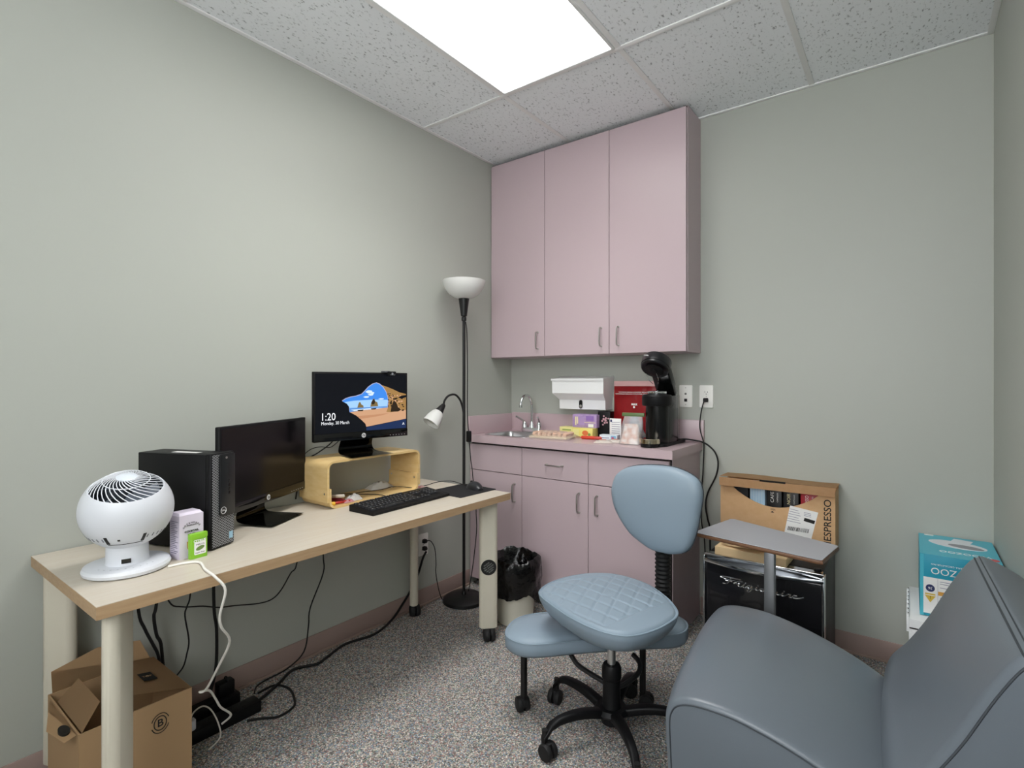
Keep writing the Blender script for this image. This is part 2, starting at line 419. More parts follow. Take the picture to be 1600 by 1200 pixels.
# red pouch leaning on the wall
RED = mat('red_foil', '#b5252b', .3, bump=(30, .5, .006), coat=.2)
t = thing('coffee_pouch', 'large glossy red foil pouch with a pink top seal leaning on the wall', 'pouch', (.93, -.03, CT))
G = []
W, Hh = .29, .325
for i in range(17):
    row = []
    v = i/16
    for j in range(17):
        u = j/16
        belly = math.sin(PI*u)**.6 * math.sin(PI*min(1, v*1.02))**.7 * .035
        row.append((.918 + (u-.5)*W*(1 - .02*math.sin(PI*v)), -.055 + .03*v - belly - .002*math.sin(u*31+v*9), CT+.002 + v*Hh*.92))
    G.append(row)
MB(t).sheet(G, -.012).build('pouch_body', RED, t)
MB(t).box(.918-W/2, .918+W/2, -.031, -.025, CT+.296, CT+.326, .002).build('top_seal', mat('pink_seal', '#e2b5b3', .5), t)
for zz, wd, off in ((CT+.262, .2, -.0), (CT+.252, .24, .0)):
    text('WHOLE BEAN COFFEE ROASTED', .009, WPRINT, t, frame((.92, -.068, zz), (1, 0, 0), (0, .1, 1)), 'printed_line', width=wd)
text('MAX', .016, WPRINT, t, frame((.925, -.09, CT+.195), (1, 0, 0), (0, .1, 1)), 'printed_word', bold=.0005)
mb = MB(t); mb.disc((0, 0, 0), .006, M=frame((.925, -.092, CT+.18), (1, 0, 0), (0, .1, 1))); mb.build('printed_dot', WPRINT, t)
t = bx('printed_leaflet', 'white printed card leaning against the red pouch', 'card', WPRINT, (.83, -.13, CT), .07, .004, .115, 0, .0005)
for k in range(7): patch(t, GPRINT, -.022, .028, .02+k*.012, .023+k*.012, -.002, 'text_line', .0005)
patch(t, mat('navy_print', '#2c3563', .5), -.031, -.02, .095, .108, -.002, 'printed_square', .0006)

# clear bag of snacks lying flat
FILM = mat('clear_film', '#eef0f0', .12, trans=.75, alpha=.45, spec=.6, bump=(25, .8, .004))
t = thing('snack_tray', 'clear plastic packet of peach coloured biscuits lying beside the sink', 'packet', (.535, -.31, CT), .12); t.scale = (1.3, 1.15, 1.2)
mb = MB(); mb.box(-.095, .085, -.06, .06, .001, .012, .004); mb.build('tray', mat('cream_tray', '#e6d3b4', .5), t)
pe = mat('peach_biscuit', '#e0b49a', .7, var=(50, '#ebccb4', .5))
for k in range(7):
    mb = MB(); mb.M = T(-.075+.024*k, 0, .022) @ Matrix.Rotation(.3, 4, 'Y'); mb.loft([[(x, y, z) for x, y in rrect(.018, .1, .008)] for z in (-.008, .008)]); mb.build('biscuit', pe, t)
G = [[(-.11+.21*i/14, -.075+.15*j/10, .002 + .036*(math.sin(PI*i/14)**.35)*(math.sin(PI*j/10)**.5) + .003*math.sin(i*2.1)*math.sin(j*1.7)) for j in range(11)] for i in range(15)]
MB().sheet(G).build('wrapper', FILM, t)

t = thing('marker_pen', 'orange red capped stick lying in front of the yellow tea carton', 'marker', (.735, -.235, CT+.0096), .12)
MB().lathe([(.006, -.06), (.0095, -.056), (.0095, .02)], 14, M=Matrix.Rotation(PI/2, 4, 'Y')).build('barrel', mat('orange_red', '#d6452f', .4), t)
MB().lathe([(.009, .021), (.009, .056), (.005, .062)], 14, M=Matrix.Rotation(PI/2, 4, 'Y')).build('cap', mat('red_cap', '#c4473e', .4), t)
t = bx('medicine_carton', 'small white and blue carton lying behind the cream sachets', 'box', mat('ice_card', '#dfe8ee', .5), (.83, -.2, CT), .1, .05, .03, .1)
patch(t, mat('sky_print', '#7fb3d0', .5), .015, .045, .005, .026, -.025); patch(t, mat('magenta_print', '#b0517c', .5), .02, .032, .01, .02, -.0256); patch(t, GPRINT, -.045, .005, .012, .016, -.025)
SACH = mat('cream_paper', '#fdf6ee', .6, bump=(60, .3, .002))
for k, (x, y, r, lab, z) in enumerate(((.865, -.345, .5, 'cream paper sachet lying flat nearest the counter edge', .0), (.905, -.285, .2, 'cream paper sachet lying behind the nearer sachet', .0))):
    t = thing('sachet', lab, 'sachet', (x, y, CT+z), r)
    G = [[(-.05+.1*i/8, -.03+.06*j/6, .002+.016*math.sin(PI*i/8)**.6*math.sin(PI*j/6)**.6) for j in range(7)] for i in range(9)]
    MB().sheet(G, -.001).build('packet', SACH, t)
    MB().box(-.02, .015, -.012, .012, .0168, .0182).build('printed_mark', mat('salmon_print', '#d88d79', .6), t)
# standing clipped bag
t = thing('clipped_bag', 'clear standing bag of pale sweets closed with a green clip', 'bag', (1.005, -.31, CT), .15)
rings = []
for k in range(13):
    v = k/12; w = .118*(1-v*.22); d = .08*(1-v)**.75 + .006
    rings.append([(x*(1+.06*math.sin(60*x+7*v)) + .012*v, y*(1+.25*math.sin(50*x+5*v)*v*(1-v)*3), .002+.148*v) for x, y in rrect(w, d, d*.3, 5)])
MB().loft(rings).build('bag_film', mat('milky_film', '#f3f1ef', .2, trans=.6, alpha=.55, bump=(40, .8, .004), spec=.6), t)
rings = [[(x*(1+.1*math.sin(70*x)), y, .004 + .1*v) for x, y in rrect(.1*(1-v*.3), .066*(1-v*.75), .02)] for v in (0, .25, .5, .75, .9, 1)]
MB().loft(rings).build('contents', mat('peach_crystals', '#dfae98', .8, var=(38, '#f6f1ee', .25)), t)
MB().box(-.046, .07, -.008, .008, .143, .162, .003).build('clip', mat('olive_green_clip', '#5f7348', .4), t)
FOILS = mat('foil_mix', '#c9c2bd', .35, var=(35, '#6f86ad', .25), bump=(30, .5, .004))
t = thing('wrapped_sweets', 'crumpled clear bag of blue and silver wrapped sweets beside the coffee machine', 'bag', (1.0, -.215, CT))
rings = []
for k in range(8):
    v = k/7; w = .10*(1-.55*v); d = .085*(1-.75*v)
    rings.append([(x*(1+.12*math.sin(31*x+5*v)) - .02*v, y*(1+.1*math.sin(44*y+3)), .001+.14*v) for x, y in rrect(w, d, .02)])
MB().loft(rings).build('bag', FOILS, t)

# coffee machine
t = thing('coffee_machine', 'black capsule coffee machine with its lid tilted open on the counter', 'coffee machine', (1.13, -.2, CT))
mb = MB(); mb.prism(rrect(.13, .32, .03, cy=.02), 0, .014, .003); mb.build('base_plate', BLACKP, t)
mb = MB(); mb.box(-.062, .062, -.07, .06, .012, .252, .006); mb.lathe([(.058, .012), (.06, .02), (.06, .25)], 32, c=(0, -.065, 0)); mb.build('body', mat('satin_black', '#0b0c0d', .22, spec=.5), t)
MB().lathe([(.07, .2), (.074, .206), (.074, .248), (.068, .256), (.05, .258)], 36, c=(0, -.075, 0)).build('brew_collar', BLACKP, t)
MB().lathe([(.045, .257), (.047, .26), (.047, .272), (.034, .274), (.034, .262), (.0, .262)], 28, c=(0, -.075, 0)).build('capsule_ring', CHROME, t)
mb = MB(); mb.lathe([(.047, .018), (.05, .02), (.05, .04), (.047, .043), (.04, .043)], 28, c=(0, -.17, 0)); mb.build('cup_support', mat('champagne_chrome', '#cdbfa8', .15, metal=1), t)
MB().lathe([(.04, .0005), (.044, .004), (.044, .018)], 24, c=(0, -.17, 0)).build('drip_foot', BLACKP, t)
mb = MB(); mb.loft([rr3(.1, .05, .012, .014), rr3(.1, .05, .012, .25)]); o = mb.build('water_tank', mat('clear_tank', '#e8eeee', .05, trans=.95, alpha=.35, spec=.5), t); o.location = (.0, .095, 0)
# tilted lid: hinge at the back, disc head forward
Mh = T(0, .045, .25) @ Matrix.Rotation(math.radians(-52), 4, 'X')
mb = MB(); mb.M = Mh
mb.box(-.05, .05, -.17, .012, .004, .05, .01); lid = mb.build('lid_arm', mat('satin_black', ''), t)
mb = MB(); mb.M = T(0, -.088, .408) @ Matrix.Rotation(math.radians(-38), 4, 'X')
mb.lathe([(.05, -.03), (.064, -.034), (.069, -.03), (.0695, -.02), (.0725, -.018), (.073, .022), (.07, .028), (.045, .03), (.0, .031)], 40); lid2 = mb.build('lid_head', mat('lid_black', '#121417', .3, spec=.6), t)
mb = MB(); mb.M = T(0, -.088, .408) @ Matrix.Rotation(math.radians(-38), 4, 'X'); mb.lathe([(.046, -.0385), (.04, -.041), (.018, -.043), (.018, -.05), (.004, -.051)], 24); mb.build('injector_plate', BLACKP, lid2)
mb = MB(); mb.M = T(0, -.088, .408) @ Matrix.Rotation(math.radians(-38), 4, 'X'); mb.tube([(.0, 0, .03), (0, -.006, .046)], .005, 10); mb.build('lever_tip', NICKEL, lid2)
text('NESPRESSO', .009, WPRINT, lid2, T(1.13, -.2, CT) @ T(0, -.088, .408) @ Matrix.Rotation(math.radians(-38), 4, 'X') @ frame((-.02, -.0712, .0), (1, .27, 0), (0, 0, 1)), 'lettering', width=.042)
mb = MB()
for sx in (-.03, .022):
    mb.tube([(sx, -.14, .362), (sx+.004, -.125, .335), (sx*.5, -.09, .31)], .0012, 6, 3)
mb.build('reflection_lines', CHROME, t)  # thin chrome tubes standing in for lines reflected under the lid

# ------------------------------------------------------------------ outlets
def outlet(name, label, M, kind):
    t = thing(name, label, 'outlet', M.translation)
    mb = MB(t); mb.M = M; mb.prism(rrect(.07, .118, .004), 0, .006, .002); pl = mb.build('cover_plate', PLATE, t)
    if kind == 'duplex':
        for s in (1, -1):
            mb = MB(t); mb.M = M @ T(0, s*.0195, 0); mb.prism(rrect(.034, .028, .012), .005, .0075, .001); r = mb.build('receptacle', PLATE, t)
            mb = MB(t); mb.M = M @ T(0, s*.0195, .0075)
            mb.box(-.0075, -.0055, -.001, .008, 0, .0004); mb.box(.0055, .0075, -.001, .007, 0, .0004); mb.disc((0, -.007, 0), .0025, n=10); mb.build('slots', KPRINT, r)
        mb = MB(t); mb.M = M; mb.disc((0, 0, .006), .003, n=12, th=.001); mb.build('screw', NICKEL, t)
    else:
        mb = MB(t); mb.M = M; mb.box(-.008, .008, -.03, -.014, .005, .0068, .001); mb.build('jack_port', KPRINT, t)
        mb = MB(t); mb.M = M; mb.disc((0, .012, .006), .006, n=14, th=.0015); mb.build('round_port', mat('port_grey', '#777772', .5), t)
        for s in (1, -1):
            mb = MB(t); mb.M = M; mb.disc((0, s*.045, .006), .0028, n=10, th=.001); mb.build('screw', NICKEL, t)
    return t
outlet('phone_outlet', 'white wall plate with a phone jack behind the coffee machine', frame((1.184, -.0005, 1.156), (1, 0, 0), (0, 0, 1)), 'jack')
outlet('wall_outlet', 'white outlet on the back wall at the right end of the counter', frame((1.293, -.0005, 1.156), (1, 0, 0), (0, 0, 1)), 'duplex')
outlet('wall_outlet', 'white outlet low on the left wall behind the desk leg', frame((.0005, -.815, .335), (0, 1, 0), (0, 0, 1)), 'duplex')

def cord(name, label, pts, r=.003, m=CORD, sm=5, plug=None, cat='cable'):
    if plug is None:
        o = MB().tube(pts, r, 8, sm).build(name, m); tag(o, label, cat); return o
    t = thing(name, label, cat, pts[0])
    MB(t).tube(pts, r, 8, sm).build('cord', m, t)
    mb = MB(t); mb.M = plug; mb.loft([[(x, y, z) for x, y in rrect(w, h, .006)] for z, w, h in ((0, .024, .022), (.014, .024, .022), (.022, .016, .014))])
    mb.build('plug', m, t)
    return t
cord('power_cable', 'black plug and cord hanging from the outlet by the counter down behind the fridge',
     [(1.288, -.028, 1.132), (1.278, -.034, 1.09), (1.268, -.03, 1.029), (1.268, -.028, .979), (1.284, -.026, .919), (1.287, -.026, .885), (1.281, -.025, .75), (1.275, -.025, .668), (1.274, -.025, .58), (1.274, -.025, .493), (1.29, -.03, .414), (1.3, -.03, .25), (1.33, -.03, .12)], .0032,
     plug=frame((1.293, -.0085, 1.137), (1, 0, 0), (0, 0, 1)))
cord('power_cable', 'thick black cord running off the counter from the coffee machine down to the fridge',
     [(1.165, -.06, CT+.012), (1.2, -.05, CT+.016), (1.245, -.045, CT+.012), (1.288, -.045, .917), (1.321, -.04, .896), (1.35, -.04, .864), (1.363, -.04, .812), (1.35, -.035, .744), (1.308, -.03, .653), (1.297, -.03, .584), (1.308, -.03, .513), (1.318, -.03, .467), (1.322, -.03, .3), (1.34, -.03, .15)], .0042)

# ------------------------------------------------------------------ desk
DZ = .70
t = thing('desk', 'long pale maple desk on round putty legs with casters along the left wall', 'desk', (.31, -1.636, 0))
mb = MB(t); mb.box(.006, .618, -2.445, -.827, .668, DZ-.0012); top = mb.build('tabletop', MAPLE_EDGE, t)
MB(t).box(.0065, .6175, -2.4445, -.8275, DZ-.0012, DZ).build('top_laminate', MAPLE, t)
for x, y, a, ca in ((.558, -2.385, -45, .4), (.052, -2.385, 45, 2), (.54, -.9, 45, -.6), (.056, -.93, -45, -.5)):
    mb = MB(t); mb.M = T(x, y, 0) @ Rz(math.radians(a)); mb.prism(rrect(.088, .042, .0208, 8), .062, .668, .002, 1)
    lg = mb.build('leg', LEG, t)
    mb = MB(t); mb.M = T(x, y, 0) @ Rz(math.radians(a)); mb.prism(rrect(.075, .05, .01), .664, .668); mb.build('mounting_plate', LEG, lg)
    m2 = MB(t); M0 = T(x, y, 0) @ Rz(ca); r = .031
    cc = M0 @ T(.016, 0, r) @ Matrix.Rotation(PI/2, 4, 'X')
    for s in (-1, 1): m2.lathe([(r*.6, s*.003), (r*.97, s*.004), (r, s*.009), (r*.98, s*.018), (r*.85, s*.025), (r*.5, s*.028)], 24, M=cc)
    m2.M = M0; m2.lathe([(.011, r*1.1), (.011, .064)], 14); m2.box(-.012, .028, -.006, .006, r*.8, r*2, .003)
    m2.build('caster', RUBBER, lg)
    if (x, y) == (.54, -.9):
        nrm = Vector((.7071, -.7071, 0)); q = Vector((x, y, .352)) + nrm * .0211
        Ms = frame(q, (.7071, .7071, 0), (0, 0, 1))
        mb = MB(t); mb.M = Ms; mb.disc((0, 0, 0), .037, th=.0008, n=32); st = mb.build('round_sticker', KPRINT, lg)
        for k, (yy, w) in enumerate(((.018, .03), (.008, .045), (-.002, .05), (-.012, .04), (-.021, .026))):
            text('DESK LEVELLING', .008, mat('sticker_grey', '#9d9d9b', .6), st, Ms @ T(0, 0, .001) @ Rz(.6) @ T(0, yy, 0), 'printed_line', width=w)

# ------------------------------------------------------------------ desk fan
fx, fy = .370, -2.307
fa = math.radians(-20)
t = thing('desk_fan', 'white globe shaped desk fan tilted upward on a round base', 'fan', (fx, fy, DZ), fa)
MB().lathe([(.096, 0), (.103, .004), (.105, .012), (.101, .02), (.09, .023)], 48).build('base', WHITEP, t)
MB().lathe([(.054, .02), (.051, .03), (.05, .07), (.053, .1)], 40).build('neck', WHITEP, t)
for k in range(9):
    a = math.radians(-50 + 100*k/8)
    mb = MB(); mb.M = T(.079*math.cos(a), .079*math.sin(a), .0222) @ Rz(a); mb.disc((0, 0, 0), .0022, n=8, th=.001); mb.build('touch_icon', mat('pale_icon', '#b9bcc4', .5), t)
mb = MB(); mb.M = T(.0508, 0, .036); mb.box(-.002, .001, -.011, .011, -.006, .006); mb.build('display_window', BLACKG, t)
Mg = T(0, 0, .172) @ Matrix.Rotation(math.radians(19), 4, 'Y')
R = .113
prof = []
for k in range(25):
    ph = math.radians(-62 + (37+62)*k/24); prof.append((R*math.cos(ph), R*.97*math.sin(ph)))
prof += [(.0885, .0685), (.087, .0668), (.0862, .06)]
mb = MB(); mb.lathe(prof, 64, M=Mg, cap0=True, cap1=False); gl = mb.build('globe', WHITEP, t, ang=60)
DKF = mat('fan_interior', '#2a3038', .5)
mb = MB(); mb.lathe([(.0, .02), (.07, .022), (.086, .05), (.0865, .062)], 48, M=Mg, cap0=False, cap1=False); mb.build('cavity', DKF, t)
for k in range(5):
    mb = MB()
    G = []
    for i in range(7):
        r_ = .016 + .062*i/6; row = []
        for j in range(5):
            a = 2*PI*k/5 + .5*i/6 + .55*(j/4 - .5)
            row.append(Mg @ Vector((r_*math.cos(a), r_*math.sin(a), .048 + .02*(j/4 - .5))))
        G.append(row)
    mb.sheet(G, .0015); mb.build('blade', mat('fan_blade', '#8b95a3', .4), t)
mb = MB()
NR = 30
for k in range(NR):
    a0 = 2*PI*k/NR; pts = []
    for i in range(9):
        q = i/8; r_ = .022 + .065*q; a = a0 + 1.15*q**1.1; z = .1 - .033*q**1.9
        pts.append(Mg @ Vector((r_*math.cos(a), r_*math.sin(a), z)))
    mb.tube(pts, .0013, 5)
for r_, z in ((.0868, .0672), (.055, .0915)):
    mb.tube([Mg @ Vector((r_*math.cos(2*PI*i/48), r_*math.sin(2*PI*i/48), z)) for i in range(48)], .0013, 5, closed=True)
mb.build('grille', WHITEP, t)
mb = MB(); mb.lathe([(.0, .096), (.0245, .097), (.025, .1005), (.019, .104), (.0, .1052)], 32, M=Mg); mb.build('grille_hub', mat('hub_grey', '#cfd6de', .35), t)
Rr = Matrix.Rotation
def on_globe(az, el, q=R+.0004):
    """frame on the globe skin; x to the right seen from outside, y up"""
    n = Vector((math.cos(el)*math.cos(az), math.cos(el)*math.sin(az), math.sin(el)))
    x = Vector((-math.sin(az), math.cos(az), 0))
    return frame(n*q*.99 + Vector((0, 0, .172)), x, n.cross(x))
for k in range(26):
    az = math.radians(-118 + 236*k/25)
    if abs(az) < math.radians(32): continue
    mb = MB(); mb.M = on_globe(az, math.radians(-36)); mb.box(-.0016, .0016, -.0055, .0055, -.002, .0006); mb.build('vent_slot', mat('slot_grey', '#6d727a', .6), gl)
for s in (-1, 1):
    mb = MB(); mb.M = on_globe(s*math.radians(27), math.radians(-37)); mb.box(-.004, .004, -.014, .014, -.004, .0012, .001); mb.build('pivot_slot', KPRINT, gl)
mb = MB(); mb.M = on_globe(math.radians(-9), math.radians(-37)); mb.box(-.003, .003, -.003, .003, -.003, .0008); mb.build('sensor_window', KPRINT, gl)
mb = MB(); mb.tube([on_globe(math.radians(a), math.radians(-47)).translation for a in range(-30, 31, 5)], .001, 6); mb.build('cradle_line', KPRINT, t)

# white cord of the fan
cord('power_cable', 'white cord trailing from the fan over the desk front down to the floor strip',
     [(.455, -2.235, .7035), (.462, -2.19, .7035), (.49, -2.165, .704), (.56, -2.18, .704), (.605, -2.186, .7045), (.63, -2.182, .696), (.645, -2.163, .659), (.62, -2.166, .586), (.6, -2.153, .54), (.56, -2.112, .473), (.48, -2.107, .373), (.4, -2.109, .275), (.385, -2.122, .267), (.37, -2.087, .25), (.35, -2.059, .203), (.33, -2.034, .156), (.3, -1.987, .096), (.27, -2.003, .062)], .0036, WCORD)

# ------------------------------------------------------------------ small cartons by the tower
LIL = mat('lilac_carton', '#dcd3e3', .5)
t = thing('syrup_box', 'pale lilac carton with printed drink glass standing against the computer tower', 'box', (.378, -2.158, DZ), math.radians(8))
MB().prism([(-.02, -.036), (.03, -.036), (.03, .036), (-.02, .036)], 0, .13).build('carton', LIL, t)
mb = MB(); mb.loft([[(x, y, .1302) for x, y in rrect(.048, .07, .001, cx=.005)], [(x, y, .1372) for x, y in rrect(.04, .062, .001, cx=.0)]]); mb.build('top_flap', LIL, t)
Mf = frame((.0305, 0, 0), (0, 1, 0), (0, 0, 1)); Mw = t.matrix_basis @ Mf
for k in range(9):
    a = math.radians(150 - 120*k/8); r_ = .026
    text('COPENHAGEN'[k], .007, KPRINT, t, Mw @ T(r_*math.cos(a)*1.05, .082 + r_*math.sin(a)*.9, .0005) @ Rz(a - PI/2), 'printed_letter')
text('SPARKLING', .005, KPRINT, t, Mw @ T(0, .098, .0005), 'printed_line', width=.028)
text('COCKTAIL', .008, KPRINT, t, Mw @ T(0, .08, .0005), 'printed_line', width=.042, bold=.0002)
text('MIXER', .008, KPRINT, t, Mw @ T(0, .07, .0005), 'printed_line', width=.024, bold=.0002)
mb = MB(); mb.M = Mf; mb.prism([(-.014, .05), (.012, .05), (.01, .03), (.004, .02), (-.008, .02), (-.013, .03)], .0002, .0008); mb.build('glass_print', mat('amber_print', '#c09a4a', .5), t)
mb = MB(); mb.M = Mf; mb.prism([(-.006, .042), (.01, .042), (.008, .03), (-.002, .028)], .0008, .0012); mb.build('glass_print', mat('wine_print', '#7c3b3b', .5), t)
Ms = frame((.001, -.0365, 0), (1, 0, 0), (0, 0, 1))
mb = MB(); mb.M = Ms
for k in range(18): mb.box(-.016, -.016 + .03 + .01*math.sin(k*2.3), .018+.0055*k, .0198+.0055*k, 0, .0005)
mb.build('ingredient_print', mat('lilac_text', '#7f788f', .6), t)
t = thing('mint_tin', 'small lime green tin with a white label in front of the lilac carton', 'tin', (.424, -2.143, DZ), math.radians(5))
LIME = mat('lime_enamel', '#86c232', .35)
MB().prism(rrect(.018, .05, .004), 0, .058, .001).build('tin_body', LIME, t)
MB().prism(rrect(.0195, .0515, .004), .0585, .074, .002).build('lid', LIME, t)
Mf = frame((.0092, 0, 0), (0, 1, 0), (0, 0, 1))
mb = MB(); mb.M = Mf; mb.prism(rrect(.034, .038, .003, cx=.002, cy=.03), 0, .0005); mb.build('label', WPRINT, t)
Mw = t.matrix_basis @ Mf
text('CITRUS', .01, WPRINT, t, Mw @ T(.001, .052, .0006), 'printed_word', width=.036, bold=.0003)
mb = MB(); mb.M = Mf @ T(.002, .03, .0006) @ Rz(.3); mb.loft([[(.013*math.cos(a*PI/8), .006*math.sin(a*PI/8), z) for a in range(16)] for z in (0, .0004)]); mb.build('lime_print', mat('olive_print', '#6e8a48', .5), t)
text('MINTS', .006, KPRINT, t, Mw @ T(.002, .041, .0006), 'printed_word', width=.024)
text('sugar free', .005, KPRINT, t, Mw @ T(.002, .017, .0006), 'printed_line', width=.028)

# ------------------------------------------------------------------ computer tower
def mesh_front_mat():
    m = bpy.data.materials.new('diamond_mesh'); m.use_nodes = True; nt = m.node_tree; b = nt.nodes['Principled BSDF']
    b.inputs['Roughness'].default_value = .4
    tc = nt.nodes.new('ShaderNodeTexCoord'); outs = []
    for s in (1, -1):
        mp = nt.nodes.new('ShaderNodeMapping'); mp.inputs['Rotation'].default_value = (s*math.radians(34), 0, 0)
        nt.links.new(tc.outputs['Object'], mp.inputs['Vector'])
        w = nt.nodes.new('ShaderNodeTexWave'); w.bands_direction = 'Z'; w.inputs['Scale'].default_value = 46; w.inputs['Distortion'].default_value = 0
        nt.links.new(mp.outputs['Vector'], w.inputs['Vector'])
        r = nt.nodes.new('ShaderNodeValToRGB'); r.color_ramp.elements[0].position = .72; r.color_ramp.elements[1].position = .86
        nt.links.new(w.outputs['Fac'], r.inputs['Fac']); outs.append(r.outputs['Color'])
    mx = nt.nodes.new('ShaderNodeMixRGB'); mx.blend_type = 'LIGHTEN'; mx.inputs['Fac'].default_value = 1
    nt.links.new(outs[0], mx.inputs['Color1']); nt.links.new(outs[1], mx.inputs['Color2'])
    m2 = nt.nodes.new('ShaderNodeMixRGB'); m2.inputs['Color1'].default_value = lin('#0b0b0c'); m2.inputs['Color2'].default_value = lin('#8d8f92')
    nt.links.new(mx.outputs['Color'], m2.inputs['Fac']); nt.links.new(m2.outputs['Color'], b.inputs['Base Color'])
    bp = nt.nodes.new('ShaderNodeBump'); bp.inputs['Strength'].default_value = .6; bp.inputs['Distance'].default_value = .002
    nt.links.new(mx.outputs['Color'], bp.inputs['Height']); nt.links.new(bp.outputs['Normal'], b.inputs['Normal'])
    return m
t = thing('computer_tower', 'black desktop computer tower with a diamond mesh front behind the fan', 'computer', (.248, -2.106, DZ), math.radians(22))
MB().box(-.146, .125, -.0475, .0475, .004, .302, .003).build('case', BLACKP, t)
MB().box(.125, .146, -.0475, .0475, .003, .305, .004).build('front_bezel', BLACKP, t)
MB().box(.1455, .1475, -.043, .044, .008, .3).build('mesh_grille', mesh_front_mat(), t)
mb = MB(); mb.M = frame((.1475, 0, 0), (0, 1, 0), (0, 0, 1)); mb.prism(rrect(.062, .2, .008, cx=.0135, cy=.201), 0, .005, .0015); pn = mb.build('control_panel', mat('panel_black', '#1b1c1e', .3), t)
Mp = frame((.1526, 0, 0), (0, 1, 0), (0, 0, 1))
mb = MB(); mb.M = Mp; mb.tube([(.0105*math.cos(2*PI*i/32) - .004, .0105*math.sin(2*PI*i/32) + .12, .0002) for i in range(32)], .0011, 6, closed=True); mb.build('round_badge', mat('badge_silver', '#c9c9c9', .3, metal=.6), pn)
text('DELL', .007, mat('badge_silver'), pn, t.matrix_basis @ Mp @ T(-.004, .12, .0003), 'badge_lettering', width=.015, bold=.0003)
mb = MB(); mb.M = Mp; mb.box(-.012, -.0113, .108, .3, 0, .0005); mb.build('panel_groove', KPRINT, pn)
for k, (yy, w) in enumerate(((.168, .006), (.18, .006), (.193, .006), (.206, .006))):
    mb = MB(); mb.M = Mp; mb.box(.017, .017+w, yy, yy+.0095, 0, .0006, .0002); mb.build('usb_port', BLACKG, pn)
mb = MB(); mb.M = Mp; mb.box(.017, .019, .225, .27, 0, .0006); mb.build('disc_slot', KPRINT, pn)
mb = MB(); mb.M = Mp; mb.disc((.008, .288, 0), .004, th=.001, n=16); mb.build('power_button', NICKEL, pn)
mb = MB(); mb.M = frame((.1478, 0, 0), (0, 1, 0), (0, 0, 1)); mb.box(.024, .039, .022, .044, 0, .0006); mb.build('blue_sticker', mat('pale_blue_sticker', '#9cc3d8', .4), t)
MB().box(-.04, .06, -.02, .005, .302, .3024).build('top_sticker', mat('sticker_white', '#d5d5d2', .5), t)

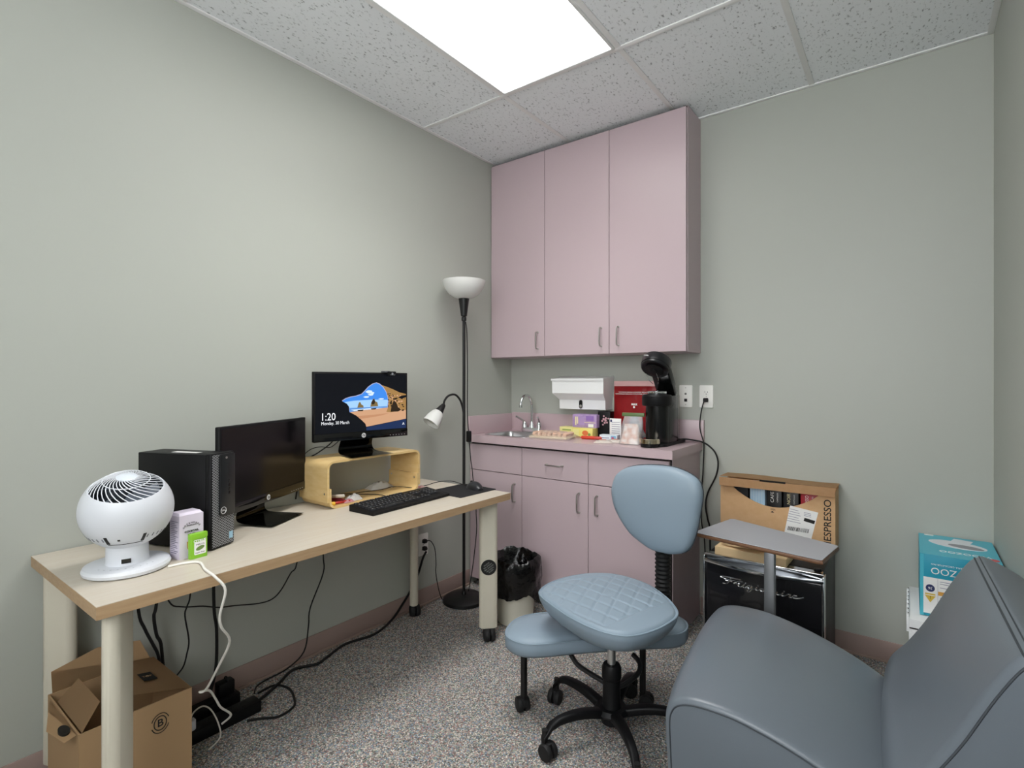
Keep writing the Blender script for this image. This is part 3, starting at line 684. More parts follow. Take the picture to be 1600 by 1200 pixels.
# ------------------------------------------------------------------ monitors
SCR_OFF = mat('dark_screen', '#060509', .22, spec=.35)
BADGE = mat('badge_white', '#d9d9d9', .4)
def monitor(label, loc, rz, w, h, chin, tilt=0, lit=False, offx=0, b0=.09, b1=.075):
    """origin on the surface under the screen; local x runs along the screen, viewer at -Y"""
    t = thing('monitor', label, 'monitor', loc, rz)
    z0 = chin; z1 = chin + h; CH = .034; BZ = .0085
    mb = MB(); mb.box(-w/2, w/2, -.002, .016, z0, z1, .003); mb.box(-w*.3, w*.3, .016, .036, z0+.03, z1-.06, .01); hs = mb.build('housing', BLACKP, t)
    MB().box(-w/2+.001, w/2-.001, -.0045, -.0018, z0, z0+CH, .001).build('chin', BLACKG, hs)
    s0, s1, t0, t1 = -w/2+BZ, w/2-BZ, z0+CH+.001, z1-BZ
    if not lit:
        MB().box(s0, s1, -.0026, -.0018, t0, t1).build('screen', SCR_OFF, t)
    else:
        def em(n, c, s=1.0): return mat(n, '#000000', .25, emit=c, estr=s, spec=.4)
        mats = [em('pic_cave', '#0b0d14'), em('pic_sky', '#3f86e0'), em('pic_sky_low', '#9cc6f0'), em('pic_sea', '#5b8fd0'), em('pic_sand', '#c79a78'), em('pic_wet', '#1d2d52'), em('pic_rock', '#9c7848'), em('pic_rock_dark', '#2c2218'), em('pic_cloud', '#cfe2f6'), em('pic_islet', '#7a6742'), em('pic_rim', '#a3a6c8'), em('pic_sand2', '#b98866')]
        mb = MB(); mb.mi = 0
        def P(u, v, k): return (s0 + (s1-s0)*u, -.0026 - .00006*k, t1 - (t1-t0)*v)
        mb.box(s0, s1, -.0026, -.0018, t0, t1)
        def pg(mi, k, pts): mb.mi = mi; mb.poly([P(u, v, k) for u, v in pts])
        hole = [(.27, .465), (.31, .425), (.36, .40), (.42, .385), (.48, .355), (.515, .3), (.555, .23), (.6, .18), (.64, .155), (.68, .18), (.72, .235), (.755, .32), (.775, .42), (.78, .5), (.77, .62), (.35, .66), (.345, .57), (.32, .51)]
        pg(10, 1, [(u + (.006 if u > .6 else -.004), v - .012) for u, v in hole])
        pg(1, 2, hole)
        pg(2, 3, [(.29, .48), (.4, .46), (.6, .45), (.78, .46), (.77, .6), (.35, .62), (.345, .57), (.32, .51)])
        for cx, cy, a, b_ in ((.56, .31, .035, .03), (.58, .36, .03, .02), (.53, .4, .03, .016), (.6, .33, .02, .018), (.7, .44, .03, .012)):
            pg(8, 4, [(cx + a*math.cos(i*PI/5)*(1+.3*math.sin(i*3)), cy + b_*math.sin(i*PI/5)) for i in range(10)])
        pg(3, 5, [(.345, .585), (.77, .575), (.77, .62), (.35, .65)])
        pg(8, 6, [(.36, .615), (.6, .6), (.72, .605), (.6, .618), (.4, .638)])
        pg(4, 7, [(.35, .655), (.5, .63), (.62, .62), (.77, .6), (.86, .62), (1, .62), (1, .82), (.53, .925), (.52, .87), (.47, .79), (.42, .72)])
        pg(11, 8, [(.43, .73), (.6, .72), (.8, .7), (.7, .74), (.55, .77), (.46, .78)])
        pg(9, 9, [(.43, .585), (.44, .53), (.45, .49), (.465, .49), (.475, .53), (.495, .545), (.5, .585)])
        pg(9, 9, [(.575, .575), (.585, .5), (.605, .44), (.62, .43), (.63, .48), (.655, .5), (.665, .57)])
        pg(7, 10, [(.585, .51), (.605, .45), (.62, .44), (.63, .49), (.62, .53), (.6, .54)])
        pg(7, 10, [(.43, .625), (.5, .62), (.49, .645), (.44, .645)]); pg(7, 10, [(.58, .605), (.65, .6), (.63, .625), (.59, .625)])
        pg(6, 9, [(.7, .19), (.76, .22), (.84, .27), (.92, .33), (1, .36), (1, .66), (.93, .66), (.82, .69), (.76, .68), (.785, .58), (.785, .46), (.765, .33), (.735, .24)])
        rnd = random.Random(3)
        for k in range(60):
            u = rnd.uniform(.78, .99); v = .3 + (u-.74)*.35 + rnd.uniform(0, .3); a = rnd.uniform(.006, .017)
            pg(7 if k % 2 else 4, 10 + k % 5, [(u + a*math.cos(i*PI/3)*rnd.uniform(.5, 1.3), v + a*1.3*math.sin(i*PI/3)*rnd.uniform(.5, 1.3)) for i in range(6)])
        pg(7, 16, [(.81, .68), (.82, .58), (.85, .47), (.88, .52), (.9, .6), (.94, .65), (.9, .68)])
        pg(0, 17, [(.9, .42), (.94, .39), (1, .38), (1, .42), (.94, .45)])
        pg(0, 11, [(.53, .94), (1, .82), (1, 1), (.53, 1)]); pg(5, 12, [(.53, .93), (.72, .89), (1, .82), (1, .99), (.53, .99)])
        scn = mb.build('screen', mats, t, smoothed=False)
        Wt = em('pic_text', '#f4f6fa'); Mw = t.matrix_basis
        text('1:20', .046, Wt, scn, Mw @ frame(P(.125, .725, 25), (1, 0, 0), (0, 0, 1)), 'clock_text', ext=.00005, width=.06)
        text('Monday, 30 March', .02, Wt, scn, Mw @ frame(P(.2, .83, 25), (1, 0, 0), (0, 0, 1)), 'date_text', ext=.00005, width=.128)
        text('^', .03, Wt, scn, Mw @ frame(P(.965, .93, 25), (1, 0, 0), (0, 0, 1)), 'network_icon', ext=.00005)
    # badge and buttons
    Mb = frame((0, -.0046, z0+CH/2), (1, 0, 0), (0, 0, 1))
    mb = MB(); mb.M = Mb; mb.disc((0, 0, 0), .0105, th=.0006, n=32); bd = mb.build('round_badge', BADGE, hs)
    text('hp', .017, KPRINT, bd, t.matrix_basis @ Mb @ T(0, .001, .0008), 'badge_lettering', shear=.25, bold=.0002)
    mb = MB(); mb.M = Mb
    for k in range(6): mb.box(w*.29 + k*.0155, w*.29 + k*.0155 + .0045, -.009, -.0075, 0, .0004)
    mb.build('button_icons', BADGE, hs)
    # folded stand: plate and upright in one bend
    bw = .21
    G = []
    prof = [(-b0, .0062), (-b0*.4, .0066), (.02, .007), (b1-.03, .009), (b1-.012, .014), (b1-.004, .028), (b1-.008, .05), (.042, .1), (.034, .16)]
    prof = smooth([Vector((0, y, z)) for y, z in prof], 4)
    for i, p in enumerate(prof):
        q = i/(len(prof)-1); ww = bw*(1 - .3*q)
        G.append([(offx - ww/2 + ww*j/6, p.y, p.z) for j in range(7)])
    MB().sheet(G, .005).build('stand', BLACKG, t)
    return t
monitor('black monitor with a dark screen standing on the desk beside the computer tower', (.172, -1.79, DZ), math.atan2(.467, -.240), .523, .308, .071)
RZ = .901
monitor('black monitor showing a beach lock screen on top of the birch riser', (.164, -1.337, RZ), math.atan2(.459, .073), .466, .303, .072, lit=True)

# webcam on the lit monitor
t = thing('webcam', 'small dark grey webcam clipped to the top edge of the lit monitor', 'webcam', (.164, -1.337, RZ), math.atan2(.459, .073))
zt = .072 + .303
MB().box(.102, .132, -.012, .022, zt, zt+.008, .002).build('clip', mat('webcam_grey', '#55565a', .45), t)
mb = MB(); mb.box(.118, .162, -.018, -.004, zt-.016, zt+.006, .004); mb.build('camera_body', BLACKP, t)
mb = MB(); mb.disc((0, 0, 0), .005, M=frame((.14, -.018, zt-.005), (1, 0, 0), (0, 0, 1)), n=20, th=.0015); mb.tube([(.127, -.0185, zt-.011), (.153, -.0185, zt-.011)], .0008, 6); mb.build('lens', mat('lens_grey', '#8d9096', .2), t)

# ------------------------------------------------------------------ riser
t = thing('monitor_riser', 'bent birch plywood riser carrying the lit monitor on the desk', 'riser', (.12, -1.305, DZ))
y0, y1, x0, x1 = -1.564, -1.046, .018, .226
def arc(cy, cz, r, a0, a1, n=7): return [(cy + r*math.cos(math.radians(a0 + (a1-a0)*i/n)), cz + r*math.sin(math.radians(a0 + (a1-a0)*i/n))) for i in range(n+1)]
def ubend(path, th):
    """path of (y,z); returns closed outline offset inward (to the left)"""
    inner = []
    for i, p in enumerate(path):
        a = path[max(i-1, 0)]; b = path[min(i+1, len(path)-1)]
        dx, dz = b[0]-a[0], b[1]-a[1]; l = math.hypot(dx, dz); inner.append((p[0] - dz/l*th, p[1] + dx/l*th))
    return path + inner[::-1]
def strip(mb, path, th, xa, xb):
    out = ubend(path, th); h = len(path)
    G1 = [[(xa, *out[i]) for i in range(h)], [(xb, *out[i]) for i in range(h)]]
    n = len(out)
    a = [mb._v((xa, y, z)) for y, z in out]; b = [mb._v((xb, y, z)) for y, z in out]
    for i in range(n): mb._f([a[i], a[(i+1) % n], b[(i+1) % n], b[i]])
    for i in range(h-1):
        mb._f([a[i], a[i+1], a[n-2-i], a[n-1-i]]); mb._f([b[i], b[i+1], b[n-2-i], b[n-1-i]])
r_ = .032
# lower tray: U open at the top (path runs left side down, floor, right side up)
low = [(y0+.0105, DZ+.085)] + arc(y0+.0105+r_, DZ+.0005+r_, r_, 180, 270) + arc(y1-.0105-r_, DZ+.0005+r_, r_, 270, 360) + [(y1-.0105, DZ+.085)]
mb = MB(t); strip(mb, low, .009, x0, x1); mb.build('tray', PLY, t)
upp = [(y1, DZ+.03)] + arc(y1-r_, RZ-r_, r_, 0, 90) + arc(y0+r_, RZ-r_, r_, 90, 180) + [(y0, DZ+.03)]
mb = MB(t); strip(mb, upp, .0095, x0, x1); mb.build('arch', PLY, t)
for yy, s in ((y0-.0005, -1), (y1-.0205, -1)):
    for xx in (x0+.02, x1-.02):
        mb = MB(t); mb.disc((0, 0, 0), .0045, M=frame((xx, yy, DZ+.065), (1, 0, 0), (0, 0, 1)), n=14, th=.0012); mb.build('screw', NICKEL, t)

# things in the riser tray
zt = DZ+.0102
t = thing('cosmetic_tube', 'thick dark red tube lying crosswise at the left end of the riser tray', 'tube', (.16, -1.5, zt))
MB().lathe([(.006, -.05), (.009, -.047), (.009, .047), (.006, .05)], 14, M=T(0, .01, .0095) @ Rz(.5) @ Rr(PI/2, 4, 'Y')).build('barrel', mat('deep_red', '#6d1622', .35), t)
def stick(name, label, cat, m, c, L, r, rz, tilt=0, m2=None):
    t = thing(name, label, cat, c, rz)
    MB().lathe([(r*.7, -L/2), (r, -L/2+.003), (r, L*.15), (r*.98, L*.15)], 12, M=Rr(PI/2 - tilt, 4, 'Y')).build('barrel', m, t)
    MB().lathe([(r*1.02, L*.15), (r*1.02, L/2-.004), (r*.6, L/2)], 12, M=Rr(PI/2 - tilt, 4, 'Y')).build('cap', m2 or m, t)
stick('pen', 'grey beige pen lying over the red tubes in the riser tray', 'pen', mat('taupe', '#a2978b', .5), (.17, -1.497, zt+.03), .11, .007, .35, .1, mat('taupe_lt', '#c4bcb0', .5))
stick('pen', 'maroon pen lying behind the grey beige pen in the riser tray', 'pen', mat('maroon', '#56121d', .4), (.125, -1.485, zt+.0075), .1, .007, .9)
stick('pen', 'bright red pen lying along the riser tray front edge', 'pen', mat('bright_red', '#b8322c', .4), (.2, -1.48, zt+.006), .085, .0055, 1.4)
t = thing('glue_cap', 'small yellow cap at the front left corner of the riser tray', 'cap', (.208, -1.53, zt+.0085)); MB().lathe([(.006, -.012), (.0085, -.01), (.0085, .01), (.006, .013)], 14, M=Rz(1.2) @ Rr(PI/2, 4, 'Y')).build('cap_body', mat('sun_yellow', '#e3b22e', .4), t)
def crumple(name, label, cat, m, c, w, d, h, seed):
    rnd = random.Random(seed); G = []
    for i in range(11):
        row = []
        for j in range(9):
            u, v = i/10, j/8; e = (math.sin(PI*u)*math.sin(PI*v))**.5
            row.append((c[0] + (u-.5)*d*(1+rnd.uniform(-.06, .06)), c[1] + (v-.5)*w*(1+rnd.uniform(-.06, .06)), c[2] + .001 + e*h*rnd.uniform(.5, 1.1)))
        G.append(row)
    o = MB().sheet(G, -.0008).build(name, m); return tag(o, label, cat)
TISS = mat('tissue_white', '#efeeea', .9)
crumple('tissue', 'crumpled white tissue lying in the riser tray beside the red pens', 'tissue', TISS, (.185, -1.405, zt), .075, .045, .028, 4)
crumple('sweet_wrapper', 'pink and white wrapper scrap beside the tissue in the riser tray', 'wrapper', mat('pink_scrap', '#dba7ad', .5), (.2, -1.445, zt), .05, .03, .014, 8)
crumple('paper_note', 'folded white paper lying at the back of the riser tray', 'paper', TISS, (.068, -1.165, zt), .13, .075, .034, 15)
crumple('sweet_wrapper', 'red and white wrapper lying on the desk right of the riser', 'wrapper', mat('red_white_scrap', '#d98c8c', .5, var=(60, '#f0e4e0', .3)), (.17, -1.0, DZ), .06, .04, .008, 21)

# ------------------------------------------------------------------ keyboard, mouse, pad
t = thing('keyboard', 'black full size keyboard on the desk in front of the riser', 'keyboard', (.372, -1.288, DZ), PI/2 + math.radians(2.5))
kw, kd = .45, .15
mb = MB(); yz = [(-kd/2, .003), (-kd/2+.004, .0), (kd/2, 0), (kd/2, .026), (kd/2-.006, .028), (-kd/2, .012)]
yz_prism(mb, yz, -kw/2, kw/2); mb.build('deck', BLACKP, t)
KEY = mat('key_black', '#222326', .5); LEG_P = mat('key_print', '#a9abad', .6)
def key(cx, cy, w, d=.0145):
    zz = .012 + (cy + kd/2)/kd*.016
    mb = MB(); mb.loft([[(cx+x, cy+y, zz) for x, y in rrect(w, d, .002, 2)], [(cx+x*.84, cy+y*.82, zz+.006) for x, y in rrect(w, d, .002, 2)]])
    mb.mi = 1; mb.box(cx-.003, cx+.0005, cy-.001, cy+.003, zz+.0061, zz+.0064)
    return mb.build('key', [KEY, LEG_P], t)
p = .0188
x00 = -kw/2 + .012
for ri, yy in enumerate((.058, .034, .0155, -.003, -.0215, -.041)):
    if ri == 0: xs = [(i + (.5 if i > 0 else 0) + (.4 if i > 4 else 0) + (.3 if i > 8 else 0), 1) for i in range(13)]
    elif ri == 1: xs = [(i, 1) for i in range(13)] + [(13, 2)]
    elif ri == 2: xs = [(0, 1.5)] + [(1.5+i, 1) for i in range(12)] + [(13.5, 1.5)]
    elif ri == 3: xs = [(0, 1.75)] + [(1.75+i, 1) for i in range(11)] + [(12.75, 2.25)]
    elif ri == 4: xs = [(0, 2.25)] + [(2.25+i, 1) for i in range(10)] + [(12.25, 2.75)]
    else: xs = [(0, 1.4), (1.4, 1.2), (2.6, 1.2), (3.8, 6), (9.8, 1.3), (11.1, 1.3), (12.4, 1.2), (13.6, 1.4)]
    for kx, kw_ in xs: key(x00 + (kx + kw_/2)*p, yy, kw_*p - .0018)
    if ri in (1, 2): nav = (15.3, 16.3, 17.3)
    elif ri == 5: nav = (15.3, 16.3, 17.3)
    elif ri == 4: nav = (16.3,)
    else: nav = ()
    for q in nav: key(x00 + (q + .5)*p, yy, p - .0018)
    if ri in (1, 2, 3, 4):
        for q in (18.8, 19.8, 20.8): key(x00 + (q + .5)*p, yy, p - .0018)
t = thing('mouse_pad', 'thin black mouse pad at the right end of the desk', 'mouse pad', (.4, -.93, DZ), math.radians(-2))
MB().prism(rrect(.225, .25, .006), 0, .003).build('pad', mat('pad_cloth', '#17171a', .85, bump=(900, .2, .0003)), t)
t = thing('mouse', 'black computer mouse resting on the mouse pad', 'mouse', (.43, -.872, DZ+.003), math.radians(72))
rings = []
for i in range(11):
    v = i/10; L = .112; y = -L/2 + L*v; hh = .037*math.sin(PI*(.08+.86*v))**.7*(1-.25*(v-.4)**2); ww = .031*(math.sin(PI*(.06+.88*v))**.45)
    rings.append([(ww*math.cos(a*PI/12), y, max(0, hh*math.sin(a*PI/12)**.8 if math.sin(a*PI/12) > 0 else 0)) for a in range(13)])
MB().loft(rings).build('mouse_shell', mat('mouse_black', '#26272b', .3), t)
mb = MB(); mb.lathe([(.003, -.0035), (.008, -.003), (.008, .003), (.003, .0035)], 16, M=T(0, .03, .029) @ Rr(PI/2, 4, 'Y')); mb.build('scroll_wheel', RUBBER, t)
cord('mouse_cable', 'thin black cable curving over the desk from behind the riser to the mouse', [(.12, -1.03, DZ+.002), (.17, -.97, DZ+.002), (.15, -.85, DZ+.002), (.19, -.79, DZ+.002), (.28, -.815, DZ+.0035), (.34, -.84, DZ+.006), (.378, -.855, DZ+.009)], .0018)
cord('keyboard_cable', 'thin black cable looping across the riser tray to the keyboard', [(.03, -1.4, zt+.002), (.06, -1.36, zt+.004), (.12, -1.32, zt+.003), (.2, -1.28, zt+.004), (.245, -1.275, zt+.002), (.285, -1.285, DZ+.012)], .0018)
cord('video_cable', 'thin black cable lying lengthwise along the riser tray', [(.04, -1.45, zt+.004), (.1, -1.4, zt+.006), (.09, -1.3, zt+.004), (.12, -1.2, zt+.005), (.12, -1.12, zt+.006), (.2, -1.075, zt+.003)], .0016)
cord('monitor_cable', 'black cable drooping behind the lit monitor to the riser top', [(.06, -1.40, .99), (.045, -1.43, .95), (.03, -1.48, .915), (.008, -1.53, .88), (.008, -1.56, .8), (.008, -1.575, .72)], .0028)
cord('monitor_cable', 'thin black cable running from the lit monitor to the dark monitor', [(.07, -1.38, .98), (.04, -1.42, .935), (.03, -1.47, .94), (.025, -1.52, .93), (.03, -1.58, .89), (.06, -1.66, .86)], .0018)

# ------------------------------------------------------------------ floor lamp
LX, LY = .150, -.642
t = thing('floor_lamp', 'black floor lamp with white bowl shade and bent reading arm in the corner', 'floor lamp', (LX, LY, 0))
MB().lathe([(.112, 0), (.118, .004), (.116, .02), (.095, .034), (.05, .04), (.014, .042), (.012, .055), (.008, .06)], 48).build('base', BLACKM, t)
MB().tube([(0, 0, .05), (0, 0, 1.595)], .0085, 14).build('pole', BLACKM, t)
MB().lathe([(.011, 1.575), (.014, 1.578), (.014, 1.595), (.01, 1.598)], 18).build('collar', BLACKM, t)
MB().lathe([(.012, 1.6), (.017, 1.603), (.03, 1.7), (.024, 1.702)], 28).build('lamp_socket', BLACKM, t)
MB().lathe([(.03, 1.7), (.055, 1.707), (.085, 1.727), (.107, 1.757), (.118, 1.79), (.12, 1.8), (.117, 1.8), (.104, 1.76), (.082, 1.732), (.05, 1.714), (.02, 1.708)], 48, cap0=True, cap1=True).build('bowl_shade', OPAL, t)
h = Vector((-.075, -.135, 1.062))
ax = Vector((-.12, -.6, -.72)).normalized()
arm_end = h - ax*.0
MB().tube([(.0, 0, 1.04), (-.004, -.007, 1.09), (-.012, -.022, 1.135), (-.024, -.05, 1.162), (-.04, -.084, 1.155), (-.05, -.104, 1.128), (-.052, -.108, 1.104)], .0058, 10, 6).build('gooseneck', BLACKM, t)
z_ = ax; x_ = z_.orthogonal().normalized(); y_ = z_.cross(x_)
Mh = Matrix((x_, y_, z_)).transposed().to_4x4(); Mh.translation = Vector((-.052, -.108, 1.106))
MB().lathe([(.008, -.004), (.012, 0), (.026, .055), (.022, .056)], 24, M=Mh).build('arm_socket', BLACKM, t)
MB().lathe([(.0262, .05), (.034, .062), (.043, .09), (.047, .118), (.048, .13), (.0455, .13), (.043, .11), (.035, .075), (.02, .062)], 36, M=Mh, cap0=False).build('arm_shade', OPAL, t)
MB().lathe([(.0, .112), (.0425, .112)], 36, M=Mh, cap0=False, cap1=False).build('arm_diffuser', mat('frosted_disc', '#d9dad4', .5, trans=.2), t)
ox = .016
MB().tube([(.006, .008, 1.57), (.012, .012, 1.5), (ox, .012, 1.3), (ox-.001, .012, 1.1), (ox+.002, .013, 1.0), (ox+.008, .014, .955)], .0028, 8, 4).build('cord', CORD, t)
MB().box(ox-.004, ox+.022, .002, .024, .895, .958, .005).build('switch', BLACKP, t)
MB().tube([(ox+.01, .014, .9), (ox+.016, .014, .86), (ox+.022, .015, .8), (ox+.03, .018, .74), (ox+.036, .02, .68), (ox+.055, .02, .6), (ox+.057, .02, .5), (ox+.06, .02, .4), (ox+.04, .01, .2), (ox+.01, .01, .06)], .0026, 8, 4).build('cord', CORD, t)

# ------------------------------------------------------------------ trash bin
BX, BY = .517, -.652
t = thing('trash_bin', 'round putty bin with a shiny black bag against the pink cabinet', 'bin', (BX, BY, 0))
MB().lathe([(.085, 0), (.09, .003), (.112, .285), (.118, .29), (.116, .295), (.11, .29), (.088, .01), (.0, .008)], 40).build('bucket', mat('putty_plastic', '#cdc9ba', .5), t)
rnd = random.Random(11); NA = 96
ph = [rnd.uniform(0, 6.28) for _ in range(8)]
def wr(a, s): return (math.sin(9*a+ph[0]+s*9)*.5 + math.sin(17*a+ph[1]-s*14)*.35 + math.sin(5*a+ph[2]+s*7)*.5 + math.sin(31*a+ph[3]+s*21)*.2)
rings = []
lp = [(.05, .14), (.07, .2), (.088, .25), (.1, .29), (.11, .322), (.121, .336), (.132, .328), (.138, .3), (.139, .27), (.136, .235), (.132, .2), (.129, .165), (.127, .135)]
for k, (r_, z) in enumerate(lp):
    s = k/len(lp); row = []
    for i in range(NA):
        a = 2*PI*i/NA; am = .0028 + .008*max(0, s-.35)
        zz = z + (.008*math.sin(3*a+1) + .006*wr(a, .2))*(1 if 3 < k < 7 else .6)
        if k > 8: zz += .03*math.sin(a*2+ph[4]) * (k-8)/4 + .012*math.sin(5*a+ph[5])*(k-8)/4
        rr_ = max(r_ + am*wr(a, s*2), .001)
        if k > 5: rr_ = max(rr_, .1225)
        row.append((rr_*math.cos(a), rr_*math.sin(a), zz))
    rings.append(row)
MB().loft(rings, True, False).build('bag', mat('bin_bag', '#060607', .14, spec=.6, bump=(24, .8, .012)), t, ang=70)

# ------------------------------------------------------------------ stool
def cushion(outline, prof, n=120, quilt=None, M=None, crown=None):
    """outline (x,y) smooth ring; prof rings (inset, z) from underside to top centre"""
    pts = [Vector((x, y, 0)) for x, y in outline]
    ring = smooth(pts, max(2, n // len(pts)), True)
    c = sum(ring, Vector()) / len(ring)
    rmean = sum((p-c).length for p in ring) / len(ring)
    rings = []
    for ins, z in prof:
        f = max(1 - ins / rmean, .004)
        row = []
        for p in ring:
            q = c + (p - c) * f; zz = z
            if quilt: zz += quilt(q.x, q.y, f)
            q = Vector((q.x, q.y, zz)); row.append(M @ q if M else q)
        rings.append(row)
    return rings, ring, c
t = thing('rolling_stool', 'blue grey padded stool with quilted seat, backrest, foot bench and casters', 'stool', (1.32, -1.17, 0))
seat = [(1.049, -1.218), (1.021, -1.162), (1.017, -1.093), (1.038, -1.006), (1.091, -.916), (1.167, -.863), (1.251, -.858), (1.343, -.886), (1.43, -.95), (1.495, -1.023), (1.522, -1.08), (1.521, -1.14), (1.505, -1.22), (1.468, -1.3), (1.42, -1.335), (1.345, -1.34), (1.25, -1.318), (1.138, -1.27)]
A1, A2 = Vector((1.366, -1.333)), Vector((1.467, -.984)); B1, B2 = Vector((1.051, -1.09)), Vector((1.19, -.882))
def side(p, a, b): return (b.x-a.x)*(p.y-a.y) - (b.y-a.y)*(p.x-a.x)
def ldist(p, a, b): return abs(side(p, a, b)) / (b-a).length
def quilt(x, y, f):
    if f > .955: return 0
    p = Vector((x, y)); z = 0
    if side(p, A1, A2) > 0 and side(p, B1, B2) < 0 and f < .9:
        k = .058
        ua = (x*.97 + y*.24 + .012) ; ub = (x*.2 + y*.98)
        for w in (ua, ub):
            d = abs((w / k) % 1 - .5) * k; z -= .0032 * math.exp(-(d/.0045)**2)
    for a, b in ((A1, A2), (B1, B2)): z -= .003 * math.exp(-(ldist(p, a, b)/.0035)**2)
    return z
prof = [(.09, .362), (.052, .364), (.036, .372), (.016, .395), (.004, .417), (0, .432), (.004, .44), (.009, .4385), (.014, .446)]
prof += [(.014 + (.235-.014)*i/44, .447 + .012*math.sin(PI/2*i/44)) for i in range(1, 45)]
rings, ring, c = cushion(seat, prof, 216, quilt)
mb = MB(t); mb.loft(rings); st = mb.build('seat', VINYL, t, ang=60)
mb = MB(t); mb.tube([c + (p-c)*.995 + Vector((0, 0, .4395)) for p in ring][::2], .0028, 6, closed=True); mb.build('piping', mat('vinyl_piping', '#8496a3', .45), st)
mb = MB(t); r2, ring2, c2 = cushion(seat, [(.12, .35), (.085, .352), (.08, .366)], 90); mb.loft(r2); mb.build('seat_pan', BLACKP, t)
# backrest
PAD = [(-.207, .053), (-.203, .087), (-.182, .132), (-.134, .164), (-.065, .182), (.008, .19), (.077, .19), (.136, .177), (.175, .156), (.19, .127), (.192, .093), (.184, .045), (.171, -.026), (.149, -.089), (.123, -.119), (.077, -.137), (.043, -.141), (-.014, -.14), (-.073, -.119), (-.119, -.094), (-.166, -.045), (-.195, .002)]
Mp = frame((1.36, -.9, .72), (.98, -.2, 0), (0, 0, 1))
prof = [(.05, -.052), (.012, -.048), (.001, -.036), (0, -.02), (.004, -.006), (.014, .002), (.03, .008), (.06, .013), (.1, .016), (.14, .017), (.17, .0175)]
rings, ring, c = cushion(PAD, prof, 132, None, Mp)
mb = MB(t); mb.loft(rings); bk = mb.build('backrest', VINYL, t, ang=60)
mb = MB(t); mb.tube([Mp @ (c + (p-c)*1.001 + Vector((0, 0, -.03))) for p in ring][::2], .0022, 6, closed=True); mb.build('piping', SEAM, bk)
# bellows column
cx, cy = 1.372, -.826
prof = []
for k in range(40): prof.append((.031 if k % 2 else .026, .36 + .32*k/39))
mb = MB(t); mb.lathe(prof, 24, c=(cx, cy, 0)); mb.build('bellows', RUBBER, t)
mb = MB(t); mb.box(1.352, 1.392, -.875, -.8, .64, .72, .008); mb.tube([(1.33, -1.1, .345), (1.36, -.9, .34), (cx, cy, .345), (cx, cy, .37)], .014, 10, 4); mb.build('back_bracket', BLACKM, t)
# gas lift and hub
mb = MB(t); mb.lathe([(.0145, .24), (.0145, .36)], 20, c=(1.32, -1.17, 0)); mb.build('gas_piston', mat('satin_chrome', '#d5d5d5', .38, metal=1), t)
mb = MB(t); mb.lathe([(.036, .05), (.038, .07), (.036, .1), (.031, .11), (.03, .2), (.034, .205), (.034, .238), (.028, .25), (.016, .252)], 28, c=(1.32, -1.17, 0)); mb.build('gas_cylinder', BLACKP, t)
mb = MB(t); mb.lathe([(.05, .1), (.06, .112), (.05, .125)], 28, c=(1.32, -1.17, -.02)); mb.build('hub', BLACKP, t)
def stool_caster(parent, x, y, a, zt=.07):
    r = .027; m2 = MB(t); M0 = T(x, y, 0) @ Rz(a); cc = M0 @ T(.014, 0, r) @ Rr(PI/2, 4, 'X')
    for s in (-1, 1): m2.lathe([(r*.6, s*.004), (r*.97, s*.005), (r, s*.009), (r, s*.018), (r*.9, s*.022), (r*.5, s*.023)], 24, M=cc)
    m2.M = M0; m2.lathe([(.01, r*1.1), (.01, zt)], 14); m2.box(-.012, .026, -.006, .006, r*.8, r*2, .003)
    m2.build('caster', RUBBER, parent)
for k in range(5):
    a = math.radians(25 + 72*k); dx, dy = math.cos(a), math.sin(a)
    G = []
    for i in range(9):
        q = i/8; rad = .03 + .24*q; z = .085 + .03*math.sin(PI*min(q*.9, 1))*.8 + (.0 if q < .85 else -.035*(q-.85)/.15)
        w = .024 - .008*q; hh = .018 - .004*q
        o_ = Vector((1.32 + dx*rad, -1.17 + dy*rad, z))
        G.append([o_ + Vector((-dy*x, dx*x, y)) for x, y in rrect(w*1.6, hh*1.7, .008, 3)])
    mb = MB(t); mb.loft(G); lg = mb.build('star_leg', BLACKP, t)
    stool_caster(lg, 1.32 + dx*.262, -1.17 + dy*.262, a + 1.9, .09)
# foot bench
bench = [(.97, -1.315), (.925, -1.255), (.91, -1.165), (.95, -1.08), (1.05, -.985), (1.18, -.875), (1.28, -.80), (1.38, -.765), (1.455, -.795), (1.48, -.87), (1.45, -.94), (1.36, -1.02), (1.274, -1.105), (1.19, -1.19), (1.12, -1.27), (1.05, -1.322)]
ctr = [Vector((.995, -1.21, 0)), Vector((1.10, -1.10, 0)), Vector((1.215, -1.0, 0)), Vector((1.32, -.905, 0)), Vector((1.40, -.85, 0))]
def to_axis(p):
    best = None
    for a, b in zip(ctr, ctr[1:]):
        tt = max(0, min(1, (p-a).dot(b-a)/(b-a).length_squared)); q = a + (b-a)*tt
        if best is None or (p-q).length < (p-best).length: best = q
    return best
bring = smooth([Vector((x, y, 0)) for x, y in bench], 8, True)
rings = []
for ins, z in [(.03, .24), (.008, .245), (0, .258), (0, .288), (.004, .298), (.009, .297), (.014, .303), (.03, .308), (.055, .312), (.08, .314), (.095, .3145)]:
    row = []
    for p in bring:
        q = to_axis(p); d = (p-q).length; f = max(.02, 1 - ins/.1)
        pt = q + (p-q)*f if d > 0 else p
        row.append((pt.x, pt.y, z))
    rings.append(row)
mb = MB(t); mb.loft(rings); fb = mb.build('foot_bench', VINYL, t, ang=60)
mb = MB(t); mb.tube([to_axis(p) + (p-to_axis(p))*.985 + Vector((0, 0, .297)) for p in bring][::2], .0024, 6, closed=True); mb.build('piping', mat('vinyl_piping', ''), fb)
